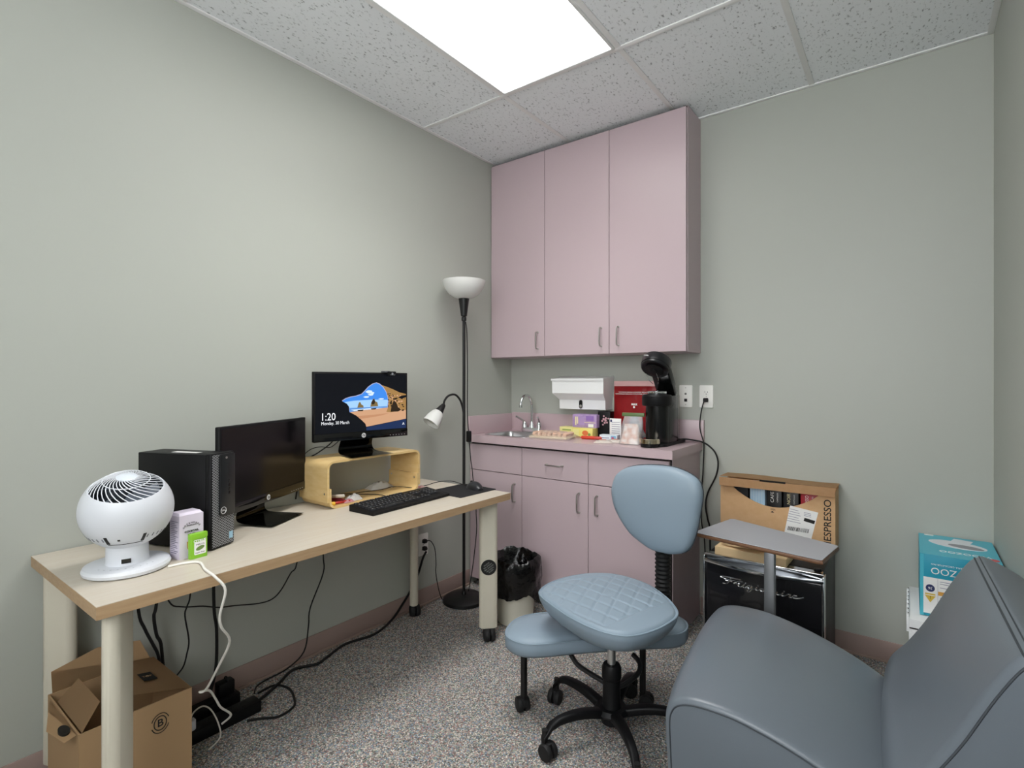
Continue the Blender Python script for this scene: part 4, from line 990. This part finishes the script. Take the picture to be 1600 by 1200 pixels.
for (x, y, ca) in ((1.003, -1.252, 2.6), (1.342, -.952, .3)):
    mb = MB(t); mb.prism([(x+a, y+b) for a, b in rrect(.02, .02, .004)], .06, .244); lg = mb.build('bench_leg', BLACKM, t)
    stool_caster(lg, x, y, ca, .07)
mb = MB(t)
mb.tube([(1.15, -1.17, .241), (1.165, -1.17, .22), (1.19, -1.17, .2), (1.25, -1.17, .185), (1.3, -1.17, .175)], .009, 8, 4)
mb.build('bench_bracket', BLACKM, t)
mb = MB(t)
mb.tube([(1.345, -1.05, .241), (1.375, -1.06, .225), (1.385, -1.09, .205), (1.36, -1.14, .18), (1.335, -1.165, .17)], .009, 8, 4)
mb.build('bench_bracket', BLACKM, t)

# ------------------------------------------------------------------ mini fridge
t = thing('mini_fridge', 'black retro mini fridge with chrome trim against the back wall', 'fridge', (1.66, -.28, 0))
FBLK = mat('fridge_black', '#0b0b0d', .4, spec=.35)
MB(t).box(1.442, 1.882, -.447, -.06, .02, .487, .008).build('body', FBLK, t)
MB(t).box(1.436, 1.886, -.5, -.45, .03, .455, .012, 3).build('door', mat('door_black', '#1b1b1e', .2, spec=.55, coat=.3), t)
for x in (1.4335, 1.8845):
    MB(t).box(x-.004, x+.004, -.506, -.452, .03, .478, .002).build('side_trim', CHROME, t)
mb = MB(t)
N = 21
def bow(q, d): return -.502 - d*math.sin(PI*q)
rings = []
for i in range(N):
    q = i/(N-1); x = 1.434 + .452*q; y = bow(q, .046); zz = .459
    rings.append([(x, y + a*.5, zz + b) for a, b in ((-.008, -.006), (-.011, 0), (-.008, .006), (.008, .006), (.011, 0), (.008, -.006))])
mb.loft(rings); mb.build('handle_bar', CHROME, t)
mb = MB(t); rings = []
for i in range(N):
    q = i/(N-1); x = 1.438 + .444*q; y = bow(q, .04)
    rings.append([(x, y, .455), (x, -.45, .45), (x, -.45, .458), (x, y, .46)])
mb.loft(rings); mb.build('handle_pocket', mat('dark_chrome', '#5a5d61', .15, metal=1), t)
MB(t).box(1.436, 1.886, -.505, -.495, .481, .4885, .002).build('top_trim', CHROME, t)
MB(t).box(1.445, 1.88, -.496, -.45, .456, .484).build('recess', mat('recess_chrome', '#a9adb2', .18, metal=1), t)
MB(t).lathe([(.014, .4875), (.014, .497), (.01, .5)], 20, c=(1.862, -.468, 0)).build('hinge_cap', BLACKP, t)
# chrome script
S = [ [(0, .9), (.5, 1.02), (1.3, 1.0), (1.75, .85), (1.2, .72), (.2, .8), (-.1, .95), (.3, 1.12), (1.6, 1.1)],
      [(.75, .9), (.6, .4), (.4, .05), (.1, 0)], [(.35, .5), (.9, .52)],
      [(1.0, .3), (1.25, .5), (1.2, .35), (1.4, .42), (1.45, .3), (1.35, .08), (1.6, .05), (1.8, .3), (1.85, .45), (1.72, .1), (1.9, .05), (2.1, .25), (2.4, .45), (2.15, .4), (2.1, .15), (2.3, .08), (2.5, .4), (2.35, -.3), (2.1, -.45), (2.2, -.15), (2.7, .15), (2.85, .45), (2.72, .1), (2.9, .05), (3.2, .35), (3.4, .42), (3.1, .3), (3.1, .1), (3.35, .1), (3.75, .95), (3.5, .1), (3.7, .05), (4.0, .3), (4.3, .45), (4.0, .35), (4.0, .1), (4.25, .1), (4.4, .42), (4.3, .1), (4.5, .05), (4.75, .3), (4.8, .45), (4.68, .1), (4.85, .05), (5.1, .35), (5.2, .5), (5.15, .38), (5.35, .42), (5.25, .1), (5.4, .05), (5.65, .25), (5.8, .4), (5.6, .42), (5.5, .2), (5.65, .05), (6.0, .2), (6.3, .45)],
      [(1.92, .68), (1.95, .72)], [(2.92, .68), (2.95, .72)], [(4.87, .68), (4.9, .72)] ]
mb = MB(t)
for k, st_ in enumerate(S):
    pts = [(1.507 + a*.0495, -.5025, .372 + b*.028) for a, b in st_]
    mb.tube(pts, .0018 if k == 0 else .0026, 6, 4)
mb.build('chrome_script', CHROME, t)
MB(t).box(1.47, 1.5, -.44, -.41, .0, .022).build('foot', RUBBER, t)
MB(t).box(1.82, 1.85, -.44, -.41, .0, .022).build('foot', RUBBER, t)
MB(t).box(1.47, 1.5, -.1, -.07, .0, .022).build('foot', RUBBER, t)
MB(t).box(1.82, 1.85, -.1, -.07, .0, .022).build('foot', RUBBER, t)

# ------------------------------------------------------------------ big kraft carton on the fridge
FT = .488
t = thing('shipping_carton', 'tall open kraft carton with black lettering standing on the mini fridge', 'box', (1.645, -.08, FT))
X0, X1, YF, YB, ZT = 1.404, 1.89, -.145, -.006, .762
K = .005
mb = MB(t); mb.box(X0, X1, YB-K, YB, FT+.001, ZT).box(X0, X0+K, YF+K, YB-K, FT+.001, ZT-.02).box(X1-K, X1, YF+K, YB-K, FT+.001, ZT-.015).box(X0+K, X1-K, YF+K, YB-K, FT+.001, FT+.006)
bmesh.ops.remove_doubles(mb.bm, verts=mb.bm.verts, dist=1e-4); mb.build('carton_shell', KRAFT, t)
poly = [(X0, FT+.001), (X1, FT+.001), (X1, ZT-.012), (1.84, ZT-.012)]
for i in range(15):
    q = i/14; x = 1.83 - .375*q; poly.append((x, .728 - .082*math.sin(PI*q)**.85))
poly += [(X0+.04, ZT-.012), (X0, ZT-.012)]
mb = MB(t); mb.M = frame((0, YF+K, 0), (1, 0, 0), (0, 0, 1)); mb.prism(poly, 0, K); fr = mb.build('front_panel', KRAFT, t)
mb = MB(t)
G = [[(X0-.003+ (X1-X0+.008)*j/6, YB - (YB-YF+.012)*i/4, ZT + .004 + .004*i/4 + .003*math.sin(j)) for j in range(7)] for i in range(5)]
mb.sheet(G, -.004)
lidp = mb.build('lid', KRAFT, t)
mb = MB(t)
mb.poly([(X0-.003, YF-.0125, ZT+.004), (X1+.004, YF-.0125, ZT+.005), (X1-.0, YF-.03, .731), (X0+.002, YF-.026, .728)])
bmesh.ops.solidify(mb.bm, geom=mb.bm.faces[:], thickness=-.004); mb.build('lid_flap', KRAFT, t)
Msl = frame((1.64, YF-.0128, ZT+.003), (1, 0, 0), (0, -.25, 1))
mb = MB(t); mb.M = Msl; mb.prism([(-.055, -.002), (-.055, .006), (.055, .006), (.055, -.002), (.03, -.002), (.026, -.012), (-.022, -.012), (-.026, -.002)], -.003, .0018); mb.build('handle_slot', KPRINT, lidp)
text('NESPRESSO', .04, KPRINT, fr, frame((1.862, YF-.0004, .603), (0, 0, 1), (-1, 0, 0)), 'lettering', width=.215, bold=.0003)
mb = MB(t); mb.M = T(1.757, YF-.0004, .597) @ frame((0, 0, 0), (1, 0, -.0), (0, 0, 1))
mb.prism([(-.045, .068), (.068, .052), (.04, -.075), (-.07, -.068)], 0, .0008); lb = mb.build('shipping_label', WPRINT, fr)
mb = MB(t); mb.M = T(1.757, YF-.0013, .597) @ frame((0, 0, 0), (1, 0, 0), (0, 0, 1))
rnd = random.Random(5); x = -.052
while x < .034:
    w = rnd.choice((.0012, .0022, .003)); mb.prism([(x, -.028), (x+w, -.028), (x+w-.004, -.046), (x-.004, -.046)], 0, .0004); x += w + rnd.choice((.0015, .0025))
mb.build('barcode', KPRINT, lb)
mb = MB(t); mb.M = T(1.757, YF-.0013, .597) @ frame((0, 0, 0), (1, 0, 0), (0, 0, 1)); mb.prism([(.014, .021), (.056, .013), (.052, -.002), (.01, .006)], 0, .0004); mb.build('black_block', KPRINT, lb)
mb = MB(t); mb.M = T(1.757, YF-.0013, .597) @ frame((0, 0, 0), (1, 0, 0), (0, 0, 1))
for k in range(6): mb.prism([(-.044-.003*k, .054-.011*k), (-.01+.004*(k % 3), .049-.011*k), (-.0105+.004*(k % 3), .047-.011*k), (-.0445-.003*k, .052-.011*k)], 0, .0003)
for k in range(3): mb.prism([(.012, .046-.007*k), (.04, .042-.007*k), (.0395, .04-.007*k), (.0115, .044-.007*k)], 0, .0003)
mb.build('address_lines', GPRINT, lb)
text('OPEN', .012, KPRINT, fr, frame((1.64, YF-.0004, .636), (1, 0, 0), (0, 0, 1)), 'small_print', width=.02)
mb = MB(t); mb.M = frame((1.638, YF-.0004, .622), (1, 0, 0), (0, 0, 1)); mb.prism([(-.008, 0), (.008, 0), (0, .007)], 0, .0004); mb.build('arrow_mark', KPRINT, fr)
# sleeves inside the carton
for k, (xa, xb, lab, m_, ww) in enumerate(((1.415, 1.528, 'plain black coffee sleeve at the left inside the open kraft carton', BLACKP, None),
        (1.535, 1.602, 'pale blue patterned sleeve inside the open kraft carton', mat('pale_blue_card', '#b8d6ec', .45, var=(30, '#a3c6e2', .5)), None),
        (1.61, 1.674, 'black sleeve with white lettering beside the pale blue sleeve', mat('sleeve_black', '#121214', .4), 'CAFE'),
        (1.68, 1.744, 'black sleeve with pale stripes beside the red sleeve', mat('sleeve_black', ''), 'NOIR'),
        (1.752, 1.82, 'red sleeve at the right inside the open kraft carton', mat('sleeve_red', '#b02534', .4), 'ROSSO'))):
    s = thing('coffee_sleeve', lab, 'box', ((xa+xb)/2, -.095, FT+.007), 0, 'capsule sleeves in the carton')
    MB(s).box(xa, xb, -.125, -.065, FT+.0075, .752, .002).build('carton', m_, s)
    if ww:
        text(ww, .02, WPRINT if k != 3 else CREAM, s, frame(((xa+xb)/2 - .008, -.1254, .69), (0, 0, 1), (-1, 0, 0)), 'lettering', width=.05)
        text('CAPSULES', .008, WPRINT, s, frame(((xa+xb)/2 + .014, -.1254, .69), (0, 0, 1), (-1, 0, 0)), 'lettering', width=.045)
    if k == 1:
        mb = MB(s)
        for i in range(5): mb.box(xa+.004+.012*i, xa+.0055+.012*i, -.1254, -.125, .62, .75)
        mb.build('pale_lines', mat('ice_line', '#d5e5f0', .5), s)

# flat kraft mailer lying on the fridge
t = thing('flat_mailer', 'flat kraft mailer box with loose flap lying on the front of the fridge', 'box', (1.62, -.42, FT+.001), math.radians(-2))
MB().box(-.14, .14, -.083, .085, 0, .034, .002).build('mailer_body', KRAFTL, t)
mb = MB(); mb.poly([(-.12, .07, .0345), (-.125, -.05, .036), (.0, -.088, .05), (.1, -.03, .038), (.12, .07, .0345)]); bmesh.ops.solidify(mb.bm, geom=mb.bm.faces[:], thickness=.002); mb.build('flap', KRAFTL, t)

# ------------------------------------------------------------------ side table
t = thing('side_table', 'narrow grey topped side table on a single metal post before the fridge', 'side table', (1.74, -.72, 0))
top = [(1.488, -.793), (1.91, -.87), (1.925, -.866), (1.952, -.665), (1.945, -.652), (1.555, -.492), (1.54, -.5), (1.482, -.778)]
mb = MB(t); mb.prism(top, .634, .6485, .005, 2); mb.build('table_edge', mat('brown_edge', '#6f4d34', .45), t)
c0 = Vector((1.72, -.68)); ti = [((Vector(p)-c0)*.988 + c0) for p in top]
MB(t).prism([(p.x, p.y) for p in ti], .6485, .651, .001, 1).build('tabletop', mat('grey_laminate', '#9fa0a6', .35, bump=(300, .04, .0003)), t)
MB(t).box(1.741, 1.775, -.835, -.805, .012, .634, .004).build('post', mat('grey_post', '#77797c', .35, metal=.6), t)
MB(t).box(1.6, 1.9, -.9, -.6, .0, .014, .004).build('base_plate', mat('grey_post', ''), t)

# ------------------------------------------------------------------ white cabinet and fan carton
t = thing('low_cabinet', 'small white cabinet with notched edge in the right back corner', 'cabinet', (2.28, -.21, 0))
MB(t).box(2.148, 2.41, -.4, -.006, .0, .355, .004).build('body', WHITEM, t)
MB(t).box(2.156, 2.408, -.412, -.401, .012, .318, .003).build('door', WHITEM, t)
MB(t).box(2.15, 2.41, -.4025, -.4, .32, .324).build('shadow_gap', DARKGAP, t)
mb = MB(t)
for k in range(7): mb.box(2.1405, 2.149, -.385+.05*k, -.36+.05*k, .3, .3605, .002)
mb.build('edge_clips', WHITEM, t)
mb = MB(t)
for k in range(7): mb.box(2.1445, 2.1485, -.358+.05*k, -.345+.05*k, .33, .3585)
mb.build('notches', KPRINT, t)
TEAL = mat('teal_card', '#1b93ad', .4); TEALT = mat('light_teal_card', '#4fb7cb', .4)
t = thing('fan_carton', 'teal printed carton lying on the white cabinet in the corner', 'box', (2.297, -.18, .356))
bx0, bx1, by0, by1, bz0, bz1 = 2.181, 2.413, -.336, -.008, .357, .589
MB(t).box(bx0, bx1, by0, by1, bz0, bz1-.001, .002).build('carton', TEAL, t)
MB(t).box(bx0, bx1, by0, by1, bz1-.001, bz1).build('top_panel', TEALT, t)
MB(t).box(bx0+.0005, bx0+.012, by0-.0006, by0, bz0, bz1-.002).build('edge_print', TEALT, t)
text('WOOZOO', .034, WPRINT, t, frame((2.296, by0-.0008, .531), (-1, 0, 0), (0, 0, -1)), 'lettering', width=.165)
text('POWERFUL CIRCULATOR FAN', .008, WPRINT, t, frame((2.27, by0-.0008, .554), (-1, 0, 0), (0, 0, -1)), 'lettering', width=.11)
text('WOOZOO', .034, WPRINT, t, frame((2.315, -.262, bz1+.0003), (-1, 0, 0), (0, -1, 0)), 'lettering', width=.15)
lb = MB(t).box(2.192, 2.4, by0-.0008, by0, .368, .503).build('info_panel', WPRINT, t)
mb = MB(t); mb.M = frame((2.212, by0-.0009, .463), (1, 0, 0), (0, 0, 1)); mb.disc((0, 0, 0), .0135); mb.build('navy_disc', mat('navy_print', '#2c3563', .5), lb)
text('36', .013, WPRINT, lb, frame((2.212, by0-.0018, .463), (-1, 0, 0), (0, 0, -1)), 'lettering')
mb = MB(t); mb.M = frame((2.212, by0-.0009, .425), (1, 0, 0), (0, 0, 1)); mb.prism([(-.016, .01), (.016, .01), (0, -.015)], 0, .0006); mb.box(-.015, .015, .013, .018, 0, .0006); mb.build('warning_triangle', mat('warn_yellow', '#d8b84a', .5), lb)
text('!', .015, KPRINT, lb, frame((2.212, by0-.0018, .427), (1, 0, 0), (0, 0, 1)), 'lettering')
mb = MB(t)
for z in (.448, .404): mb.box(2.235, 2.395, by0-.0014, by0-.0008, z-.007, z+.007)
mb.build('orange_bar', mat('amber_bar', '#d9a04c', .5), lb)
mb = MB(t)
for z, w in ((.492, .07), (.484, .05), (.47, .1), (.432, .08), (.424, .1), (.388, .06)): mb.box(2.24, 2.24+w, by0-.0012, by0-.0008, z-.001, z+.001)
mb.box(2.2335, 2.2343, by0-.0012, by0-.0008, .37, .502); mb.build('printed_lines', GPRINT, lb)
Mt = T(2.30, -.135, bz1)
mb = MB(t); mb.M = Mt @ Rz(-.25); mb.prism([(.09*math.cos(i*PI/16), .055*math.sin(i*PI/16)) for i in range(32)], 0, .0005); mb.box(-.03, .03, .03, .1, 0, .0004); pf = mb.build('fan_picture', mat('photo_white', '#e3e6ec', .4), t)
mb = MB(t); mb.M = Mt @ T(.025, -.018, .0005) @ Rz(-.25); mb.prism([(.055*math.cos(i*PI/12), .026*math.sin(i*PI/12)) for i in range(24)], 0, .0004); mb.build('fan_picture', mat('photo_grey', '#8f8f96', .4), pf)
mb = MB(t); mb.M = T(2.395, -.29, bz1); mb.prism([(.014*math.cos(i*PI/12), .016*math.sin(i*PI/12)) for i in range(24)], 0, .0005); mb.build('red_seal', mat('seal_red', '#d8545a', .4), t)
MB(t).box(2.2, 2.23, -.03, -.012, bz1, bz1+.0006).build('white_sticker', WPRINT, t)

# ------------------------------------------------------------------ lounge chair
t = thing('lounge_chair', 'low armless dark grey vinyl lounge chair in the right foreground', 'chair', (1.95, -1.23, 0))
YN, YFAR = -1.56, -.90
def edge(v, rd, L):
    """inset at position v in 0..1 along length L with rounded ends of radius rd"""
    d = min(v, 1-v) * L
    return rd - math.sqrt(max(0, rd*rd - (rd-d)**2)) if d < rd else 0
def chair_block(prof, crownf, rd_n, rd_f, shear, name, nsec=34):
    pts = smooth([Vector((x, 0, z)) for x, z in prof], 6, True)
    c = sum(pts, Vector())/len(pts); rm = sum((p-c).length for p in pts)/len(pts)
    vs = [0, .004, .012, .024, .04, .06] + [.06 + .88*i/22 for i in range(1, 22)] + [.94, .96, .976, .988, .996, 1]
    rings = []
    for v in vs:
        y = YN + (YFAR-YN)*v; L = YFAR-YN
        rd = rd_n if v < .5 else rd_f
        ins = edge(v, rd, L); row = []
        for i, p in enumerate(pts):
            d = (p-c); n = d.normalized()
            nn = (pts[(i+1) % len(pts)] - pts[i-1]).normalized(); nn = Vector((nn.z, 0, -nn.x))
            if nn.dot(d) < 0: nn = -nn
            q = p - nn*ins + nn*crownf(p, v)
            row.append((q.x - shear*(y-YFAR), y, q.z))
        rings.append(row)
    return rings, vs, pts
seatp = [(1.62, .13), (1.606, .2), (1.6, .3), (1.597, .38), (1.603, .415), (1.622, .44), (1.66, .455), (1.72, .46), (1.78, .457), (1.868, .439), (1.957, .411), (2.03, .38), (2.09, .345), (2.12, .3), (2.12, .2), (2.11, .13), (1.95, .12), (1.75, .12)]
def crown_s(p, v): return (.018*(1-abs(2*v-1)**3) if p.z > .32 else 0)
rings, vs, pts = chair_block(seatp, crown_s, .012, .035, .095, 'seat')
mb = MB(t); mb.loft(rings); so = mb.build('seat', VINYLD, t, ang=75)
def seam_on(rings, k, sel, name, par, r=.0032):
    c = sum((Vector(q) for q in rings[k]), Vector())/len(rings[k])
    P = [Vector(q) for q in rings[k]]; Q = [P[i] for i in sel]
    mb = MB(t); mb.tube(Q, r, 6); mb.build(name, VINYLD if r > .003 else SEAM, par)
n = len(rings[0])
seam_on(rings, 0, range(6, 76), 'seam', so, .002)
backp = [(2.11, .14), (2.09, .25), (2.088, .34), (2.105, .41), (2.147, .47), (2.195, .555), (2.243, .66), (2.278, .725), (2.3, .748), (2.318, .75), (2.36, .73), (2.394, .708), (2.404, .69), (2.406, .6), (2.4, .4), (2.39, .14), (2.25, .13)]
def crown_b(p, v):
    return .024*(1-abs(2*v-1)**2.2)*max(0, min(1, (.746-p.z)/.16))**.6*max(0, min(1, (p.z-.33)/.1)) if p.x < 2.32 else 0
rings, vs, pts = chair_block(backp, crown_b, .012, .012, .03, 'back')
mb = MB(t); mb.loft(rings); bo = mb.build('backrest', VINYLD, t, ang=75)
seam_on(rings, 0, range(14, 70), 'seam', bo, .0022); seam_on(rings, len(vs)-1, range(14, 70), 'seam', bo, .0022)
mb = MB(t); mb.tube([Vector(r[46]) + Vector((.0, 0, .0005)) for r in rings], .0022, 6); mb.build('seam', SEAM, bo)
mb = MB(t); mb.tube([Vector(r[49]) + Vector((.0, 0, .0005)) for r in rings], .0016, 6); mb.build('seam', SEAM, bo)
MB(t).box(1.68, 2.36, -1.5, -.96, .0, .13, .006).build('plinth', BLACKP, t)

# ------------------------------------------------------------------ open carton under the desk
t = thing('open_carton', 'open brown cardboard box with raised flaps on the floor under the desk', 'box', (.25, -2.285, 0))
X0, X1, Y0, Y1, Z1 = .1, .4, -2.425, -2.15, .3; K = .004
mb = MB(t); mb.box(X0, X1, Y0, Y0+K, .001, Z1).box(X0, X1, Y1-K, Y1, .001, Z1).box(X0, X0+K, Y0+K, Y1-K, .001, Z1).box(X1-K, X1, Y0+K, Y1-K, .001, Z1).box(X0+K, X1-K, Y0+K, Y1-K, .001, .006)
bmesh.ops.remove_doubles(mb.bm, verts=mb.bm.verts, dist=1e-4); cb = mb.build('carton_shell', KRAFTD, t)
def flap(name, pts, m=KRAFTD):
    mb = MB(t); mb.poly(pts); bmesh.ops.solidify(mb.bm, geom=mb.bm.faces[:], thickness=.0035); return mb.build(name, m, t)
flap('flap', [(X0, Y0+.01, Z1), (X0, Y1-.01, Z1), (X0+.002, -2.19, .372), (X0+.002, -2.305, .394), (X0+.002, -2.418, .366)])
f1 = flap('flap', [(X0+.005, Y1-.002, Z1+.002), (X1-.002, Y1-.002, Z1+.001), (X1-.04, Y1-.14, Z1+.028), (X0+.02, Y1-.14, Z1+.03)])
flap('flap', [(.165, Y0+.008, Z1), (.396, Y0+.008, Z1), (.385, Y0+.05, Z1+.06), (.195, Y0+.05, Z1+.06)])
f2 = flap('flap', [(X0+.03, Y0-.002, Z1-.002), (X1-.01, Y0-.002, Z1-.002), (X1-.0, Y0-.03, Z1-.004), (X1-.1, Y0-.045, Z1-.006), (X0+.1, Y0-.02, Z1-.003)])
Mf = frame((X1+.0002, -2.235, .235), (0, 1, 0), (0, 0, 1))
mb = MB(t); mb.M = Mf
mb.tube([(.016*math.cos(2*PI*i/28), .02*math.sin(2*PI*i/28), .0003) for i in range(28)], .0014, 5, closed=True)
mb.tube([(.023*math.cos(a), .028*math.sin(a), .0003) for a in [math.radians(20 + 14*i) for i in range(11)]], .0012, 5)
mb.tube([(.023*math.cos(a), .028*math.sin(a), .0003) for a in [math.radians(200 + 14*i) for i in range(11)]], .0012, 5)
em_ = mb.build('round_emblem', KPRINT, cb)
text('B', .03, KPRINT, em_, Mf @ T(0, 0, .0006), 'emblem_letter', bold=.0004)
mb = MB(t); mb.M = frame((X1-.13, Y1-.075, Z1+.0225), (1, 0, 0), (0, 1, -.2)); mb.box(-.03, .03, -.018, .018, 0, .001); bl = mb.build('black_stamp', KPRINT, f1)
text('TOP', .014, KRAFTD, bl, frame((X1-.13, Y1-.075, Z1+.0238), (0, 1, -.2), (-1, 0, 0)), 'stamp_lettering')
mb = MB(t); mb.M = frame((X1-.055, Y0-.018, Z1-.002), (1, 0, -.02), (0, -1, .0)); mb.prism([(.026*math.cos(i*PI/10), .012*math.sin(i*PI/10)) for i in range(20)], -.0048, .0052); mb.build('finger_hole', KPRINT, f2)

# ------------------------------------------------------------------ power strips and cables under the desk
def strip_bar(lab, x0, x1, y0, y1, h, lit):
    t = thing('power_strip', lab, 'power strip', ((x0+x1)/2, (y0+y1)/2, 0))
    MB(t).box(x0, x1, y0, y1, 0, h, .004).build('housing', BLACKP, t)
    k = 0; y = y1 - .05
    while y > y0 + .03:
        mb = MB(t); mb.M = T((x0+x1)/2, y, h); mb.prism(rrect(.03, .026, .008), 0, .001); mb.build('socket', RUBBER, t); y -= .055
    if lit:
        mb = MB(t); mb.box((x0+x1)/2-.006, (x0+x1)/2+.006, y1-.022, y1-.01, h, h+.003, .001); mb.build('switch', mat('white_switch', '#dcdcdc', .4), t)
    return t
strip_bar('long black power strip on the carpet nearer the room below the desk', .155, .213, -2.14, -1.835, .042, False)
strip_bar('black power strip close to the baseboard behind the longer strip', .045, .105, -2.05, -1.86, .045, True)
t = thing('power_adapter', 'black power adapter plugged in beside the baseboard', 'adapter', (.075, -1.9, .0475))
MB(t).box(.055, .095, -1.935, -1.875, .0465, .1, .006).build('housing', BLACKP, t)
mb = MB(t); mb.tube([(.075+.012*math.cos(a), -1.9, .1+.012*math.sin(a)) for a in [PI*i/8 for i in range(9)]], .003, 6); mb.build('strain_relief', BLACKP, t)
t = thing('charger_plug', 'small white plug with curled white cable on the power strip', 'plug', (.185, -2.07, .0435))
mb = MB(t); mb.prism(rrect(.03, .03, .006, cx=.185, cy=-2.07), .0435, .075, .003); mb.build('plug', WHITEP, t)
mb = MB(t); mb.tube([(.185, -2.07, .074), (.19, -2.06, .1), (.2, -2.035, .112), (.215, -2.015, .095), (.235, -2.0, .05), (.25, -2.0, .006), (.28, -2.05, .004)], .0025, 8, 4); mb.build('cord', WCORD, t)
cord('power_cable', 'thick black cord dropping from the desk behind the raised carton flap', [(.07, -2.19, .66), (.07, -2.184, .461), (.07, -2.165, .39), (.072, -2.142, .33), (.072, -2.125, .28), (.07, -2.12, .2), (.07, -2.1, .05), (.07, -2.06, .05)], .005)
cord('power_cable', 'thick black cord slanting behind the desk leg to join its neighbour', [(.06, -2.11, .66), (.06, -2.127, .463), (.06, -2.135, .42), (.055, -2.125, .351), (.05, -2.11, .311), (.05, -2.1, .2), (.06, -2.08, .06)], .0055)
cord('data_cable', 'thin black wavy cable hanging from the desk over the carton', [(.05, -2.0, .66), (.05, -2.015, .458), (.05, -2.026, .416), (.05, -2.033, .384), (.05, -2.02, .291), (.05, -2.027, .242), (.05, -2.039, .201), (.055, -2.069, .172), (.055, -2.09, .12), (.05, -2.08, .05)], .0028)
cord('data_cable', 'thin black cable sagging in a long swag along the wall under the desk', [(.06, -2.13, .6), (.06, -2.089, .458), (.06, -2.048, .424), (.06, -1.977, .402), (.06, -1.92, .378), (.06, -1.861, .365), (.06, -1.767, .342), (.06, -1.711, .341), (.06, -1.672, .366), (.06, -1.63, .423), (.06, -1.601, .459), (.06, -1.58, .66)], .0026)
cord('power_cable', 'flat thick black cord hanging straight down beside the white cord', [(.04, -1.93, .66), (.04, -1.93, .461), (.035, -1.925, .354), (.03, -1.915, .289), (.03, -1.915, .168), (.03, -1.925, .1), (.035, -1.94, .06)], .006)
cord('data_cable', 'thin black cable hanging alone under the middle of the desk', [(.04, -1.46, .66), (.04, -1.461, .456), (.04, -1.461, .372), (.04, -1.525, .238), (.04, -1.534, .16), (.04, -1.556, .056), (.035, -1.633, .012), (.035, -1.725, .006), (.05, -1.77, .006), (.09, -1.8, .006)], .003)
cord('extension_cable', 'thick black cord from the low outlet along the baseboard to the strips',
     [(.028, -.815, .3), (.03, -.842, .27), (.018, -.865, .19), (.013, -.91, .12), (.013, -.97, .06), (.03, -1.06, .012), (.075, -1.208, .008), (.045, -1.347, .008), (.083, -1.477, .008), (.095, -1.528, .008), (.055, -1.614, .008), (.1, -1.699, .008), (.135, -1.772, .008), (.16, -1.82, .012)], .006, plug=frame((.0085, -.815, .315), (0, 1, 0), (0, 0, 1)))
cord('lamp_cable', 'thin black cord from the low outlet to the floor lamp base',
     [(.03, -.812, .36), (.04, -.79, .352), (.04, -.76, .302), (.04, -.752, .22), (.035, -.748, .164), (.035, -.725, .064), (.04, -.705, .008), (.05, -.69, .006)], .0024, plug=frame((.0085, -.815, .355), (0, 1, 0), (0, 0, 1)))
cord('cable_loop', 'black cable lying in a wide loop on the carpet by the strips', [(.1, -1.79, .006), (.1, -1.722, .006), (.17, -1.70, .006), (.256, -1.728, .006), (.295, -1.759, .006), (.303, -1.82, .006), (.26, -1.866, .006), (.235, -1.9, .006)], .0045)

# ------------------------------------------------------------------ camera, light, world
cam = bpy.data.cameras.new('camera'); co = bpy.data.objects.new('camera', cam); C.objects.link(co)
co.location = (2.150, -2.850, 1.2316); yaw = math.atan2(621, 825)
co.rotation_euler = (PI/2, 0, yaw)
cam.sensor_width = 36; cam.lens = 36*825/1600; cam.shift_y = -3/1600
cam.clip_start = .02
sc = bpy.context.scene; sc.camera = co
sc.view_settings.view_transform = 'Standard'; sc.view_settings.look = 'None'; sc.view_settings.gamma = 1
sc.view_settings.exposure = 0.27
w = bpy.data.worlds.new('world'); sc.world = w; w.use_nodes = True
w.node_tree.nodes['Background'].inputs['Color'].default_value = (.97, .985, 1, 1); w.node_tree.nodes['Background'].inputs['Strength'].default_value = 6.6
